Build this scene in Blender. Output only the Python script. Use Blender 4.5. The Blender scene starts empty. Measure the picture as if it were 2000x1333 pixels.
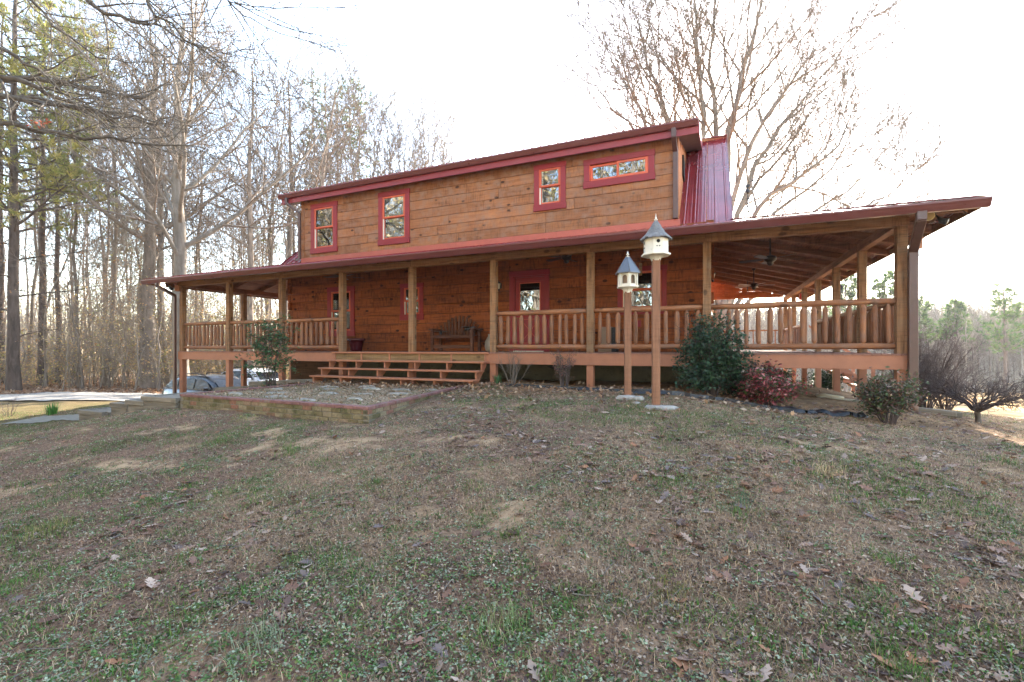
import bpy, math, random
import numpy as np
from mathutils import Vector, Matrix
random.seed(11)
SC = bpy.context.scene
COL = SC.collection
R_ = math.radians

# ---------------------------------------------------------------- camera frame (house axes: x along the front, y into the house, z up, deck top = 0)
CAM = np.array([17.2241, -10.246, 0.0906]); TH = 0.4076; FPX = 897.6; YH = 681.41
CT, ST = math.cos(TH), math.sin(TH)
def XD(X, D, z=0.0):
    return (CAM[0] + X*CT - D*ST, CAM[1] + X*ST + D*CT, z)
def toXD(x, y):
    dx, dy = x-CAM[0], y-CAM[1]
    return dx*CT+dy*ST, -dx*ST+dy*CT
def PXD(px, py, D):
    X = (px-1000)/FPX*D
    return XD(X, D, CAM[2]-(py-YH)/FPX*D)

# ---------------------------------------------------------------- mesh helpers
def mesh_np(name, V, faces, mats, col=None, tint=None, smooth=False, midx=None):
    """faces: list of (M,k) int arrays; col: (nfaces,3); tint: (nfaces,)"""
    V = np.asarray(V, dtype=np.float32)
    me = bpy.data.meshes.new(name)
    nf = sum(len(f) for f in faces); nl = sum(f.size for f in faces)
    me.vertices.add(len(V)); me.vertices.foreach_set('co', V.ravel())
    me.loops.add(nl); me.polygons.add(nf)
    li = np.concatenate([np.asarray(f, dtype=np.int32).ravel() for f in faces])
    tot = np.concatenate([np.full(len(f), f.shape[1], dtype=np.int32) for f in faces])
    st = np.concatenate([[0], np.cumsum(tot)[:-1]]).astype(np.int32)
    me.loops.foreach_set('vertex_index', li)
    me.polygons.foreach_set('loop_start', st)
    try: me.polygons.foreach_set('loop_total', tot)
    except Exception: pass
    if midx is not None: me.polygons.foreach_set('material_index', np.asarray(midx, dtype=np.int32))
    if smooth: me.polygons.foreach_set('use_smooth', np.ones(nf, dtype=bool))
    me.update(calc_edges=True)
    if col is not None:
        a = me.attributes.new('Col', 'FLOAT_COLOR', 'FACE')
        c4 = np.ones((nf, 4), dtype=np.float32); c4[:, :3] = col
        a.data.foreach_set('color', c4.ravel())
    if tint is not None:
        a = me.attributes.new('tint', 'FLOAT', 'FACE')
        a.data.foreach_set('value', np.asarray(tint, dtype=np.float32))
    for m in (mats if isinstance(mats, (list, tuple)) else [mats]): me.materials.append(m)
    return me

class MB:
    def __init__(s): s.v=[]; s.f=[]; s.t=[]; s.m=[]; s.sm=[]
    def add(s, vs, fs, t=None, m=0, smooth=False):
        b=len(s.v); s.v.extend([tuple(map(float, p)) for p in vs])
        if t is None: t=random.random()
        for f in fs:
            s.f.append(tuple(b+i for i in f)); s.t.append(t); s.m.append(m); s.sm.append(smooth)
        return s
    def box(s, x0,x1,y0,y1,z0,z1,t=None,m=0):
        return s.add([(x0,y0,z0),(x1,y0,z0),(x1,y1,z0),(x0,y1,z0),(x0,y0,z1),(x1,y0,z1),(x1,y1,z1),(x0,y1,z1)],
          [(0,3,2,1),(4,5,6,7),(0,1,5,4),(1,2,6,5),(2,3,7,6),(3,0,4,7)],t,m)
    def cbox(s, c, size, t=None, m=0, M=None):
        vs=[Vector((sx*size[0]/2,sy*size[1]/2,sz*size[2]/2)) for sx,sy,sz in ((-1,-1,-1),(1,-1,-1),(1,1,-1),(-1,1,-1),(-1,-1,1),(1,-1,1),(1,1,1),(-1,1,1))]
        if M is not None: vs=[M@v for v in vs]
        return s.add([Vector(c)+v for v in vs],[(0,3,2,1),(4,5,6,7),(0,1,5,4),(1,2,6,5),(2,3,7,6),(3,0,4,7)],t,m)
    def beam(s, a, b, w, h, t=None, m=0, up=(0,0,1)):
        """bar from a to b, width w (sideways), height h (centred)"""
        a,b=Vector(a),Vector(b); d=(b-a).normalized(); sd=d.cross(Vector(up)).normalized(); u=sd.cross(d)
        vs=[]
        for p in (a,b):
            for q in ((-1,-1),(1,-1),(1,1),(-1,1)): vs.append(p+sd*q[0]*w/2+u*q[1]*h/2)
        return s.add(vs,[(0,1,2,3),(7,6,5,4),(0,4,5,1),(1,5,6,2),(2,6,7,3),(3,7,4,0)],t,m)
    def prism(s, poly, z0, z1, t=None, m=0):
        n=len(poly)
        vs=[(p[0],p[1],z0) for p in poly]+[(p[0],p[1],z1) for p in poly]
        return s.add(vs,[tuple(range(n))[::-1],tuple(range(n,2*n))]+[(i,(i+1)%n,n+(i+1)%n,n+i) for i in range(n)],t,m)
    def slab(s, poly3, off, t=None, m=0):
        """closed slab: polygon of 3-d points, extruded by vector off"""
        n=len(poly3); o=Vector(off)
        vs=[Vector(p) for p in poly3]+[Vector(p)+o for p in poly3]
        return s.add(vs,[tuple(range(n)),tuple(range(2*n-1,n-1,-1))]+[(i,n+i,n+(i+1)%n,(i+1)%n) for i in range(n)],t,m)
    def tube(s, pts, rad, n=8, t=None, m=0, cap=True, smooth=True, closed=False):
        pts=[Vector(p) for p in pts]; k=len(pts)
        if not hasattr(rad,'__len__'): rad=[rad]*k
        vs=[]; up=None
        for i,p in enumerate(pts):
            d=(pts[min(i+1,k-1)]-pts[max(i-1,0)]).normalized()
            if up is None:
                up=Vector((0,0,1)) if abs(d.z)<.9 else Vector((1,0,0))
            sd=d.cross(up).normalized(); up=sd.cross(d).normalized()
            for j in range(n):
                a=2*math.pi*j/n; vs.append(p+(sd*math.cos(a)+up*math.sin(a))*rad[i])
        fs=[(i*n+j,i*n+(j+1)%n,(i+1)*n+(j+1)%n,(i+1)*n+j) for i in range(k-1) for j in range(n)]
        if cap: fs+= [tuple(range(n))[::-1], tuple((k-1)*n+j for j in range(n))]
        return s.add(vs,fs,t,m,smooth)
    def lathe(s, prof, n=16, c=(0,0,0), t=None, m=0, smooth=True, rot=0.0):
        vs=[];k=len(prof)
        for r,z in prof:
            for j in range(n):
                a=2*math.pi*(j/n)+rot; vs.append((c[0]+r*math.cos(a),c[1]+r*math.sin(a),c[2]+z))
        fs=[(i*n+j,i*n+(j+1)%n,(i+1)*n+(j+1)%n,(i+1)*n+j) for i in range(k-1) for j in range(n)]
        fs+=[tuple(range(n))[::-1],tuple((k-1)*n+j for j in range(n))]
        return s.add(vs,fs,t,m,smooth)
    def loft(s, rings, t=None, m=0, smooth=True, cap=True):
        n=len(rings[0]); vs=[p for r in rings for p in r]
        fs=[(i*n+j,i*n+(j+1)%n,(i+1)*n+(j+1)%n,(i+1)*n+j) for i in range(len(rings)-1) for j in range(n)]
        if cap: fs+=[tuple(range(n))[::-1],tuple((len(rings)-1)*n+j for j in range(n))]
        return s.add(vs,fs,t,m,smooth)
    def mesh(s, name, mats):
        me=bpy.data.meshes.new(name); me.from_pydata(s.v,[],s.f); 
        for m in (mats if isinstance(mats,(list,tuple)) else [mats]): me.materials.append(m)
        me.polygons.foreach_set('material_index', s.m); me.polygons.foreach_set('use_smooth', s.sm)
        a=me.attributes.new('tint','FLOAT','FACE'); a.data.foreach_set('value', s.t)
        me.update(); return me

def wloc(o):
    v=Vector((0,0,0))
    while o is not None: v+=o.location; o=o.parent
    return v
def link(name, me, parent=None, world=True, loc=(0,0,0), bevel=0.0):
    """world=True: mesh is modelled in house coordinates (parents only translated); else in the parent's own frame"""
    o=bpy.data.objects.new(name, me); COL.objects.link(o)
    if parent is not None:
        o.parent=parent
        o.location = Vector(loc)-(wloc(parent) if world else Vector((0,0,0)))
    else: o.location=loc
    if bevel>0:
        b=o.modifiers.new('edge','BEVEL'); b.width=bevel; b.segments=1; b.limit_method='ANGLE'
    return o
def build(mb, name, mat, parent=None, world=True, loc=(0,0,0), bevel=0.0):
    return link(name, mb.mesh(name, mat), parent, world, loc, bevel)
def tag(o, label=None, cat=None, group=None, kind=None):
    if label: o['label']=label
    if cat: o['category']=cat
    if group: o['group']=group
    if kind: o['kind']=kind
    return o
def thing(name, loc, label, cat, group=None, rz=0.0):
    o=bpy.data.objects.new(name,None); COL.objects.link(o); o.location=loc; o.rotation_euler=(0,0,rz)
    o.empty_display_size=.2
    return tag(o,label,cat,group)
def copy_tree(o, parent=None):
    c=o.copy(); COL.objects.link(c); c.parent=parent
    for ch in list(o.children): copy_tree(ch,c)
    return c

# ---------------------------------------------------------------- noise (numpy)
def _hash(ix, iy, seed):
    h=(ix.astype(np.int64)*374761393+iy.astype(np.int64)*668265263+seed*974634777)&0x7fffffff
    h=((h^(h>>13))*1274126177)&0x7fffffff
    return ((h^(h>>16))&0xffff)/65535.0
def vnoise(x,y,scale,seed=0):
    x=np.asarray(x)*scale; y=np.asarray(y)*scale
    ix=np.floor(x); iy=np.floor(y); fx=x-ix; fy=y-iy
    fx=fx*fx*(3-2*fx); fy=fy*fy*(3-2*fy)
    a=_hash(ix,iy,seed); b=_hash(ix+1,iy,seed); c=_hash(ix,iy+1,seed); d=_hash(ix+1,iy+1,seed)
    return a*(1-fx)*(1-fy)+b*fx*(1-fy)+c*(1-fx)*fy+d*fx*fy
def fbm(x,y,scale,seed=0,oct=4):
    s=0; amp=.5; tot=0
    for k in range(oct):
        s=s+amp*vnoise(x+17.3*k,y-9.1*k,scale,seed+k); tot+=amp; amp*=.5; scale*=2.07
    return s/tot
def sstep(a,b,x):
    t=np.clip((x-a)/(b-a),0,1); return t*t*(3-2*t)

# ---------------------------------------------------------------- materials
def newmat(name):
    m=bpy.data.materials.new(name); m.use_nodes=True; nt=m.node_tree
    return m, nt, nt.nodes['Principled BSDF']
def nd(nt, typ, **kw):
    n=nt.nodes.new(typ)
    for k,v in kw.items():
        if k in n.inputs:
            if hasattr(v,'is_linked'): nt.links.new(v, n.inputs[k])
            else: n.inputs[k].default_value=v
        else: setattr(n,k,v)
    return n
def ramp(nt, fac, stops, interp='LINEAR'):
    n=nt.nodes.new('ShaderNodeValToRGB'); n.color_ramp.interpolation=interp
    e=n.color_ramp.elements
    while len(e)<len(stops): e.new(.5)
    for i,(p,c) in enumerate(stops):
        e[i].position=p; e[i].color=(*c,1) if hasattr(c,'__len__') else (c,c,c,1)
    nt.links.new(fac,n.inputs['Fac']); return n.outputs['Color']
def mix(nt, a, b, fac, typ='MIX'):
    n=nt.nodes.new('ShaderNodeMix'); n.data_type='RGBA'; n.blend_type=typ
    for i,v in ((6,a),(7,b),(0,fac)):
        if hasattr(v,'is_linked'): nt.links.new(v,n.inputs[i])
        elif i==0: n.inputs[i].default_value=v
        else: n.inputs[i].default_value=(*v,1) if hasattr(v,'__len__') else (v,v,v,1)
    return n.outputs[2]
def math_(nt, op, a, b=0.0):
    n=nt.nodes.new('ShaderNodeMath'); n.operation=op
    for i,v in ((0,a),(1,b)):
        if hasattr(v,'is_linked'): nt.links.new(v,n.inputs[i])
        else: n.inputs[i].default_value=v
    return n.outputs[0]
def coords(nt, scale=(1,1,1), kind='Object', rot=(0,0,0)):
    tc=nt.nodes.new('ShaderNodeTexCoord')
    mp=nd(nt,'ShaderNodeMapping',Scale=scale,Rotation=rot)
    nt.links.new(tc.outputs[kind],mp.inputs['Vector']); return mp.outputs[0]
def noise(nt, vec, scale, detail=3.0, rough=.55, dist=0.0):
    n=nd(nt,'ShaderNodeTexNoise',Scale=scale,Detail=detail,Roughness=rough,Distortion=dist)
    nt.links.new(vec,n.inputs['Vector']); return n.outputs[0]
def bump(nt, bsdf, h, strength=.3, dist=.01):
    n=nd(nt,'ShaderNodeBump',Strength=strength,Distance=dist); nt.links.new(h,n.inputs['Height'])
    nt.links.new(n.outputs[0],bsdf.inputs['Normal'])
def attr(nt, name, out=2):
    n=nt.nodes.new('ShaderNodeAttribute'); n.attribute_name=name; return n.outputs[out]

def wood(name, c0, c1, dark, grain='x', saw='z', rough=.75, tintamt=.5, weather=None, sawamt=.5, knots=.5, spec=.3, sawf=36):
    """rough sawn timber: grain streaks along one axis, saw marks across it, knots, per-board tint"""
    m,nt,b=newmat(name)
    gs={'x':(.6,9,9),'y':(9,.6,9),'z':(9,9,.6)}[grain]
    ti=attr(nt,'tint')
    off=nd(nt,'ShaderNodeCombineXYZ',X=math_(nt,'MULTIPLY',ti,37.0),Y=math_(nt,'MULTIPLY',ti,11.0),Z=math_(nt,'MULTIPLY',ti,23.0))
    def vec(sc):
        v=coords(nt,sc); a=nd(nt,'ShaderNodeVectorMath',operation='ADD'); nt.links.new(v,a.inputs[0]); nt.links.new(off.outputs[0],a.inputs[1]); return a.outputs[0]
    g=noise(nt,vec(gs),2.2,6,.65,.4)
    base=ramp(nt,g,[(.28,dark),(.45,c0),(.68,c1)])
    # saw marks run across the grain
    ss={'x':(sawf,3,3.4),'y':(3,sawf,3.4),'z':(3,3,sawf)}[grain]
    s=noise(nt,vec(ss),1.0,2,.6,.1)
    sm=ramp(nt,s,[(.46,1.0),(.60,1.0-.62*sawamt)])
    patch=ramp(nt,noise(nt,vec((1.3,1.3,2.2)),1.2,4),[(.38,0.05),(.70,.9)])
    base=mix(nt,base,sm,patch,'MULTIPLY')
    big=ramp(nt,noise(nt,coords(nt,(1,1,1)),.8,3),[(.3,.86),(.7,1.12)])
    base=mix(nt,base,big,1.0,'MULTIPLY')
    tt=ramp(nt,ti,[(0,1-.45*tintamt),(1,1+.28*tintamt)])
    base=mix(nt,base,tt,1.0,'MULTIPLY')
    if knots>0:
        kv={'x':(2.8,5,5),'y':(5,2.8,5),'z':(5,5,2.8)}[grain]
        vo=nd(nt,'ShaderNodeTexVoronoi',Scale=1.0); vo.inputs['Randomness'].default_value=1.0
        nt.links.new(vec(kv),vo.inputs['Vector'])
        sx=nd(nt,'ShaderNodeSeparateColor'); nt.links.new(vo.outputs['Color'],sx.inputs[0])   # only some cells hold a knot, of differing size
        kd=math_(nt,'ADD',vo.outputs['Distance'],math_(nt,'MULTIPLY',noise(nt,vec((14,14,14)),1.0,2),.09))
        kd=math_(nt,'ADD',kd,ramp(nt,sx.outputs[0],[(.30,0.0),(.62,.22)]))
        base=mix(nt,base,(dark[0]*.35,dark[1]*.35,dark[2]*.35),ramp(nt,kd,[(.20,1.0*knots),(.29,0.0)]))
    if weather: base=mix(nt,base,weather[0],ramp(nt,noise(nt,vec((3,3,3)),1.3,4),[(.45,0.0),(.7,weather[1])]))
    nt.links.new(base,b.inputs['Base Color']); b.inputs['Roughness'].default_value=rough
    b.inputs['Specular IOR Level'].default_value=spec
    hh=math_(nt,'ADD',math_(nt,'MULTIPLY',s,sawamt),g)
    bump(nt,b,hh,.55,.008)
    return m
def paint(name, c, rough=.55, var=.12, spec=.4, worn=None, bumpamt=.12, scale=6):
    m,nt,b=newmat(name)
    n=noise(nt,coords(nt),scale,5,.6)
    base=ramp(nt,n,[(.3,tuple(x*(1-var) for x in c)),(.7,tuple(min(1,x*(1+var)) for x in c))])
    ti=ramp(nt,attr(nt,'tint'),[(0,.88),(1,1.08)]); base=mix(nt,base,ti,1.0,'MULTIPLY')
    if worn:
        w=ramp(nt,noise(nt,coords(nt),worn[2],6,.7),[(worn[1],0.0),(worn[1]+.1,1.0)])
        base=mix(nt,base,worn[0],w)
    nt.links.new(base,b.inputs['Base Color'])
    nt.links.new(ramp(nt,n,[(.3,rough-.08),(.7,rough+.1)]),b.inputs['Roughness'])
    b.inputs['Specular IOR Level'].default_value=spec
    bump(nt,b,noise(nt,coords(nt,(1,1,1)),40,3),bumpamt,.004)
    return m
def leafmat(name, trans=.35, rough=.55, spec=.35, gain=1.0):
    """foliage, grass and litter: colour carried per leaf, some light let through"""
    m,nt,b=newmat(name)
    c=attr(nt,'Col',0)
    if gain!=1.0: c=mix(nt,c,gain,1.0,'MULTIPLY')
    nt.links.new(c,b.inputs['Base Color']); b.inputs['Roughness'].default_value=rough
    b.inputs['Specular IOR Level'].default_value=spec
    if trans>0:
        tr=nt.nodes.new('ShaderNodeBsdfTranslucent'); nt.links.new(c,tr.inputs['Color'])
        mx=nt.nodes.new('ShaderNodeMixShader'); mx.inputs[0].default_value=trans
        nt.links.new(b.outputs[0],mx.inputs[1]); nt.links.new(tr.outputs[0],mx.inputs[2])
        nt.links.new(mx.outputs[0],nt.nodes['Material Output'].inputs['Surface'])
    return m
def barkmat(name, c0, c1, rough=.9, sc=6):
    m,nt,b=newmat(name)
    oi=nt.nodes.new('ShaderNodeObjectInfo')
    n=noise(nt,coords(nt,(sc,sc,sc*.22)),1.0,5,.65,.3)
    base=ramp(nt,n,[(.3,c0),(.65,c1)])
    l=noise(nt,coords(nt,(1,1,1)),1.7,3)
    base=mix(nt,base,tuple(min(1,x*1.5) for x in c1),ramp(nt,l,[(.55,0.0),(.7,.5)]))
    base=mix(nt,base,ramp(nt,oi.outputs['Random'],[(0,.75),(1,1.2)]),1.0,'MULTIPLY')
    nt.links.new(base,b.inputs['Base Color']); b.inputs['Roughness'].default_value=rough
    b.inputs['Specular IOR Level'].default_value=.15
    bump(nt,b,n,.6,.02)
    return m
def plain(name, c, rough=.5, metal=0.0, spec=.5):
    m,nt,b=newmat(name); b.inputs['Base Color'].default_value=(*c,1); b.inputs['Roughness'].default_value=rough
    b.inputs['Metallic'].default_value=metal; b.inputs['Specular IOR Level'].default_value=spec; return m

M={}
M['wall']=wood('stained_upper_boards',(.30,.118,.046),(.385,.162,.065),(.165,.064,.028),'x',tintamt=.5,weather=((.27,.155,.100),.85),sawamt=.75,knots=1.0,sawf=24)
M['log']=wood('stained_log_boards',(.25,.066,.0165),(.335,.097,.025),(.12,.031,.010),'x',tintamt=.5,sawamt=1.15,knots=1.0,sawf=15)
M['post']=wood('rough_sawn_post',(.235,.115,.050),(.35,.18,.082),(.085,.044,.022),'z',tintamt=.25,sawamt=1.0,knots=.7,weather=((.22,.15,.09),.6))
M['beam']=wood('rough_sawn_beam',(.25,.12,.050),(.36,.19,.085),(.10,.05,.025),'x',tintamt=.35,sawamt=.5,knots=.7)
M['rafter']=wood('dark_stained_rafter',(.21,.090,.045),(.31,.138,.070),(.10,.042,.022),'x',tintamt=.4,sawamt=.6,knots=.4)
M['rafter_y']=wood('dark_stained_rafter_side',(.21,.090,.045),(.31,.138,.070),(.10,.042,.022),'y',tintamt=.4,sawamt=.6,knots=.4)
M['raillog']=wood('peeled_log_rail',(.24,.095,.04),(.36,.165,.075),(.10,.04,.02),'x',tintamt=.5,sawamt=.15,knots=.7,weather=((.20,.12,.085),.7),rough=.6)
M['baluster']=wood('peeled_log_baluster',(.22,.09,.04),(.35,.16,.075),(.09,.036,.02),'z',tintamt=.7,sawamt=.1,knots=.5,weather=((.19,.12,.09),.7),rough=.6)
M['plankorange']=wood('orange_planks',(.42,.15,.05),(.55,.23,.09),(.22,.08,.03),'x',tintamt=.4,sawamt=.4,knots=.6)
M['deckpaint']=paint('terracotta_deck_paint',(.355,.145,.078),.6,.10,worn=((.22,.12,.08),.66,3.0))
M['decktop']=paint('worn_deck_boards',(.26,.135,.10),.85,.2,spec=.12,worn=((.26,.20,.17),.55,2.5))
M['rawlumber']=wood('unpainted_lumber',(.22,.135,.06),(.32,.205,.10),(.12,.07,.035),'x',tintamt=.5,sawamt=.3,knots=.7)
M['casing']=paint('dark_red_window_casing',(.25,.020,.025),.5,.10,worn=((.16,.02,.03),.68,5))
M['sash']=paint('orange_red_sash',(.56,.10,.040),.45,.08)
M['redband']=paint('faded_red_trim_board',(.42,.105,.068),.6,.10,worn=((.36,.12,.09),.6,3))
M['fascia']=paint('dark_red_fascia',(.24,.035,.040),.5,.10)
M['gutter']=paint('brown_gutter_metal',(.115,.030,.026),.35,.08,spec=.5,bumpamt=.02)
M['downspout']=paint('dark_brown_downspout',(.085,.040,.030),.4,.15,spec=.5,bumpamt=.02)
M['white']=paint('weathered_white_paint',(.72,.68,.58),.6,.09,worn=((.42,.37,.28),.62,7))
M['polewood']=wood('terracotta_stained_pole',(.245,.115,.064),(.32,.158,.09),(.13,.058,.034),'z',tintamt=.2,sawamt=.25,knots=.9)
M['shingle']=paint('grey_wood_shingles',(.17,.165,.16),.8,.35,scale=14)
M['birdmetal']=plain('slate_blue_metal',(.135,.142,.155),.45,.5)
M['darkmetal']=plain('black_iron',(.02,.02,.022),.5,.3)
M['blackhole']=plain('black_void',(.004,.004,.004),.9)
M['fanblade']=plain('pale_fan_blade',(.30,.24,.19),.5)
M['fandark']=plain('dark_bronze_fan',(.022,.017,.015),.4,.3)
M['lampglass']=plain('frosted_lamp_glass',(.6,.55,.42),.3)
M['pot']=plain('glazed_maroon_pot',(.075,.012,.016),.22)
M['urn']=plain('pale_stoneware',(.30,.26,.21),.55)
M['benchwood']=wood('aged_bench_wood',(.105,.042,.023),(.16,.068,.038),(.05,.02,.012),'x',tintamt=.4,sawamt=.2,knots=.3)
M['duckmetal']=plain('dull_grey_metal',(.075,.078,.082),.45,.5)
M['plastic']=plain('black_plastic_edging',(.012,.012,.013),.4)
M['hose']=plain('off_white_hose',(.62,.58,.46),.5)
M['stone']=paint('pale_flat_stone',(.33,.30,.26),.9,.28,spec=.15,bumpamt=.8,scale=9,worn=((.28,.26,.22),.6,6))
M['concrete']=paint('weathered_concrete',(.235,.215,.175),.9,.2,spec=.15,bumpamt=.5,worn=((.16,.13,.08),.58,5))
M['timber']=wood('grey_weathered_timber',(.17,.145,.11),(.27,.235,.185),(.08,.065,.05),'x',tintamt=.4,sawamt=.2,knots=.3)
M['foundation']=paint('dull_foundation_board',(.105,.094,.062),.9,.25,scale=2.5,worn=((.06,.05,.035),.55,3.5))
M['glassjar']=plain('clear_jar',(.75,.78,.8),.08)
M['red']=plain('bright_red_plastic',(.6,.03,.02),.35)
M['boxtan']=paint('dull_tan_metal_box',(.30,.20,.135),.5,.08)
M['rubber']=plain('black_rubber',(.015,.015,.015),.7)
M['leaf']=leafmat('leaf_foliage',.25,.5,.4)
M['needle']=leafmat('pine_needle_foliage',.5,.6,.25)
M['grass']=leafmat('grass_blade',.25,.7,.15,(1.17,1.09,1.0))
M['litter']=leafmat('dead_leaf',.2,.75,.15)
M['twig']=barkmat('grey_twig_bark',(.125,.10,.081),(.225,.186,.152))
M['brushleaf']=leafmat('tan_brush_leaf',.45,.8,.1)
M['flag']=paint('dull_flagstone',(.31,.28,.235),.95,.3,spec=.1,bumpamt=.9,scale=8,worn=((.19,.165,.11),.52,5))
M['bark']=barkmat('grey_brown_bark',(.125,.102,.082),(.26,.215,.175))
M['barklight']=barkmat('pale_grey_bark',(.15,.128,.104),(.27,.235,.195))
M['limbbark']=barkmat('dark_lichened_limb_bark',(.060,.050,.041),(.145,.125,.102))
M['sunbark']=barkmat('pale_sunny_bark',(.26,.225,.18),(.42,.37,.30))
M['maplebark']=barkmat('tan_grey_bark',(.105,.086,.070),(.195,.165,.138))
M['pinebark']=barkmat('dark_pine_bark',(.058,.044,.038),(.15,.115,.096))
M['darkstem']=barkmat('dark_shrub_stem',(.05,.038,.036),(.12,.09,.082))

# glossy window glass over a dark room
def glassmat(name, tint=(.9,.95,1.0)):
    m,nt,b=newmat(name)
    gl=nd(nt,'ShaderNodeBsdfGlossy',Roughness=.015); gl.inputs['Color'].default_value=(*tint,1)
    tr=nt.nodes.new('ShaderNodeBsdfTransparent'); tr.inputs['Color'].default_value=(.75,.78,.78,1)
    wav=noise(nt,coords(nt),1.7,2)
    bp=nd(nt,'ShaderNodeBump',Strength=.10,Distance=.02); nt.links.new(wav,bp.inputs['Height']); nt.links.new(bp.outputs[0],gl.inputs['Normal'])
    fr=nd(nt,'ShaderNodeFresnel',IOR=1.5)
    f=math_(nt,'ADD',math_(nt,'MULTIPLY',fr.outputs[0],1.3),.10)
    mx=nt.nodes.new('ShaderNodeMixShader'); nt.links.new(f,mx.inputs[0])
    nt.links.new(tr.outputs[0],mx.inputs[1]); nt.links.new(gl.outputs[0],mx.inputs[2])
    nt.links.new(mx.outputs[0],nt.nodes['Material Output'].inputs['Surface'])
    return m
M['glass']=glassmat('window_glass')
M['curtain']=leafmat('curtain_cloth',.3,.9,.1)
def roofmat():
    m,nt,b=newmat('red_metal_roof')
    n=noise(nt,coords(nt),2.0,4)
    base=ramp(nt,n,[(.3,(.17,.014,.018)),(.7,(.24,.024,.028))])
    nt.links.new(base,b.inputs['Base Color'])
    nt.links.new(ramp(nt,noise(nt,coords(nt),1.1,4),[(.35,.16),(.7,.28)]),b.inputs['Roughness'])
    b.inputs['Specular IOR Level'].default_value=.5; b.inputs['Coat Weight'].default_value=.15; b.inputs['Coat Roughness'].default_value=.12
    bump(nt,b,noise(nt,coords(nt,(1,1,1)),1.5,2),.05,.02)
    return m
M['roof']=roofmat()
# ---------------------------------------------------------------- terrain
_cp=[ # (X right of the camera, D ahead, z)
 (0,0,-1.50),(-3,0,-1.60),(3,0,-1.45),(0,-5,-1.75),(8,-3,-1.7),(-8,-4,-2.0),
 (-2,3,-1.40),(0,3,-1.24),(2,3,-1.12),(4,3,-1.16),(6,4,-1.27),(0,5,-.98),(2.5,5,-.90),(-2,5,-1.17),
 (2.1,6.75,-.764),(1.9,7.6,-.728),(4.6,7,-.95),(5.6,7.1,-1.04),(6.3,7.3,-1.09),(4.5,8,-.90),(3.6,8.3,-.79),
 (8.57,8.5,-1.31),(7,6,-1.22),(9,6,-1.42),(12.4,12,-1.62),(11,9.5,-1.48),(9.5,12,-1.30),
 (-5,6,-1.42),(-6,3,-1.72),(-10,10,-1.66),(-14.5,13,-1.92),(-8.6,10.5,-1.28),(-10,6,-1.85),(-16,8,-2.1),
 (16,15,-2.3),(20,26,-3.5),(30,40,-4.5),(45,55,-5.4),(60,60,-5.7),(30,70,-5.9),(10,75,-5.2),(75,75,-6.6),(40,20,-3.4),
 (-19,19,-2.0),(-22,22,-2.08),(-13,21,-2.76),(-12.5,26,-2.76),(-11,20,-2.74),(-17,24,-2.35),(-25,30,-2.3),(-40,30,-2.3),(-30,45,-2.7),(-15,40,-3.0),(-60,60,-3.2),(0,50,-3.6),(0,90,-5.5),(-60,100,-4.5),
 (-40,0,-2.8),(-20,-25,-3.0),(10,-30,-2.6),(40,-20,-3.0),(0,-60,-3.2),
]
_hp=[ # house coordinates
 (12.35,-4.75,-1.07),(7.3,-4.75,-1.13),(9.8,-4.75,-1.11),(12.25,-1.2,-.82),(12.1,.1,-.76),(14.64,0,-.78),(17.1,0,-.76),(20.3,-.1,-.99),(20.3,4.62,-1.04),(20.3,6.9,-1.14),(20.3,9.2,-1.26),(20,14,-1.6),(10,16,-2.1),(18.5,1.2,-.86),
 (14.6,2.6,-.80),(10,2.6,-.88),(10,-.6,-.86),(7.5,-.6,-.88),(4.9,2.6,-1.02),(10,7,-1.2),(16,10,-1.3),(9.8,-3,-1.02),
 (0,0,-1.62),(2.44,-.4,-1.40),(4.6,.3,-.98),(0,4,-2.1),(-2.5,3,-2.5),(-1,8,-2.6),(5.5,-2.6,-1.2),(3,-2.5,-1.5),(-.5,-2.6,-1.75),
]
_P=np.array([[*XD(X,D)[:2],z] for X,D,z in _cp]+[list(p) for p in _hp])
def _U(r2): return np.where(r2>1e-9, r2*np.log(r2+1e-12), 0.0)
def _tps(P,lam=.15):
    n=len(P); d=P[:,None,:2]-P[None,:,:2]; K=_U((d**2).sum(-1)/100.0)+lam*np.eye(n)*.05
    A=np.zeros((n+3,n+3)); A[:n,:n]=K; A[:n,n]=1; A[:n,n+1:]=P[:,:2]; A[n,:n]=1; A[n+1:,:n]=P[:,:2].T
    return np.linalg.solve(A,np.concatenate([P[:,2],[0,0,0]]))
_W=_tps(_P)
def ground0(x,y):
    x=np.asarray(x,dtype=float); y=np.asarray(y,dtype=float); s=x.shape
    x=x.ravel(); y=y.ravel(); out=np.empty(len(x)); n=len(_P)
    r=np.hypot(x-5,y-5); sc=np.where(r>110,110/np.maximum(r,1),1.0)   # hold the height constant beyond the woods
    xx=5+(x-5)*sc; yy=5+(y-5)*sc
    for a in range(0,len(x),20000):
        q=slice(a,a+20000)
        K=_U(((xx[q,None]-_P[None,:,0])**2+(yy[q,None]-_P[None,:,1])**2)/100.0)
        out[q]=K@_W[:n]+_W[n]+_W[n+1]*xx[q]+_W[n+2]*yy[q]
    return out.reshape(s)
def micro(x,y):
    return (fbm(x,y,.55,3,3)-.5)*.13+(fbm(x,y,2.6,9,3)-.5)*.075+(fbm(x,y,9,15,2)-.5)*.022
def ground(x,y):
    x=np.asarray(x,dtype=float); y=np.asarray(y,dtype=float)
    return ground0(x,y)+micro(x,y)
def gz(x,y): return float(ground(np.array([x]),np.array([y]))[0])

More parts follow.
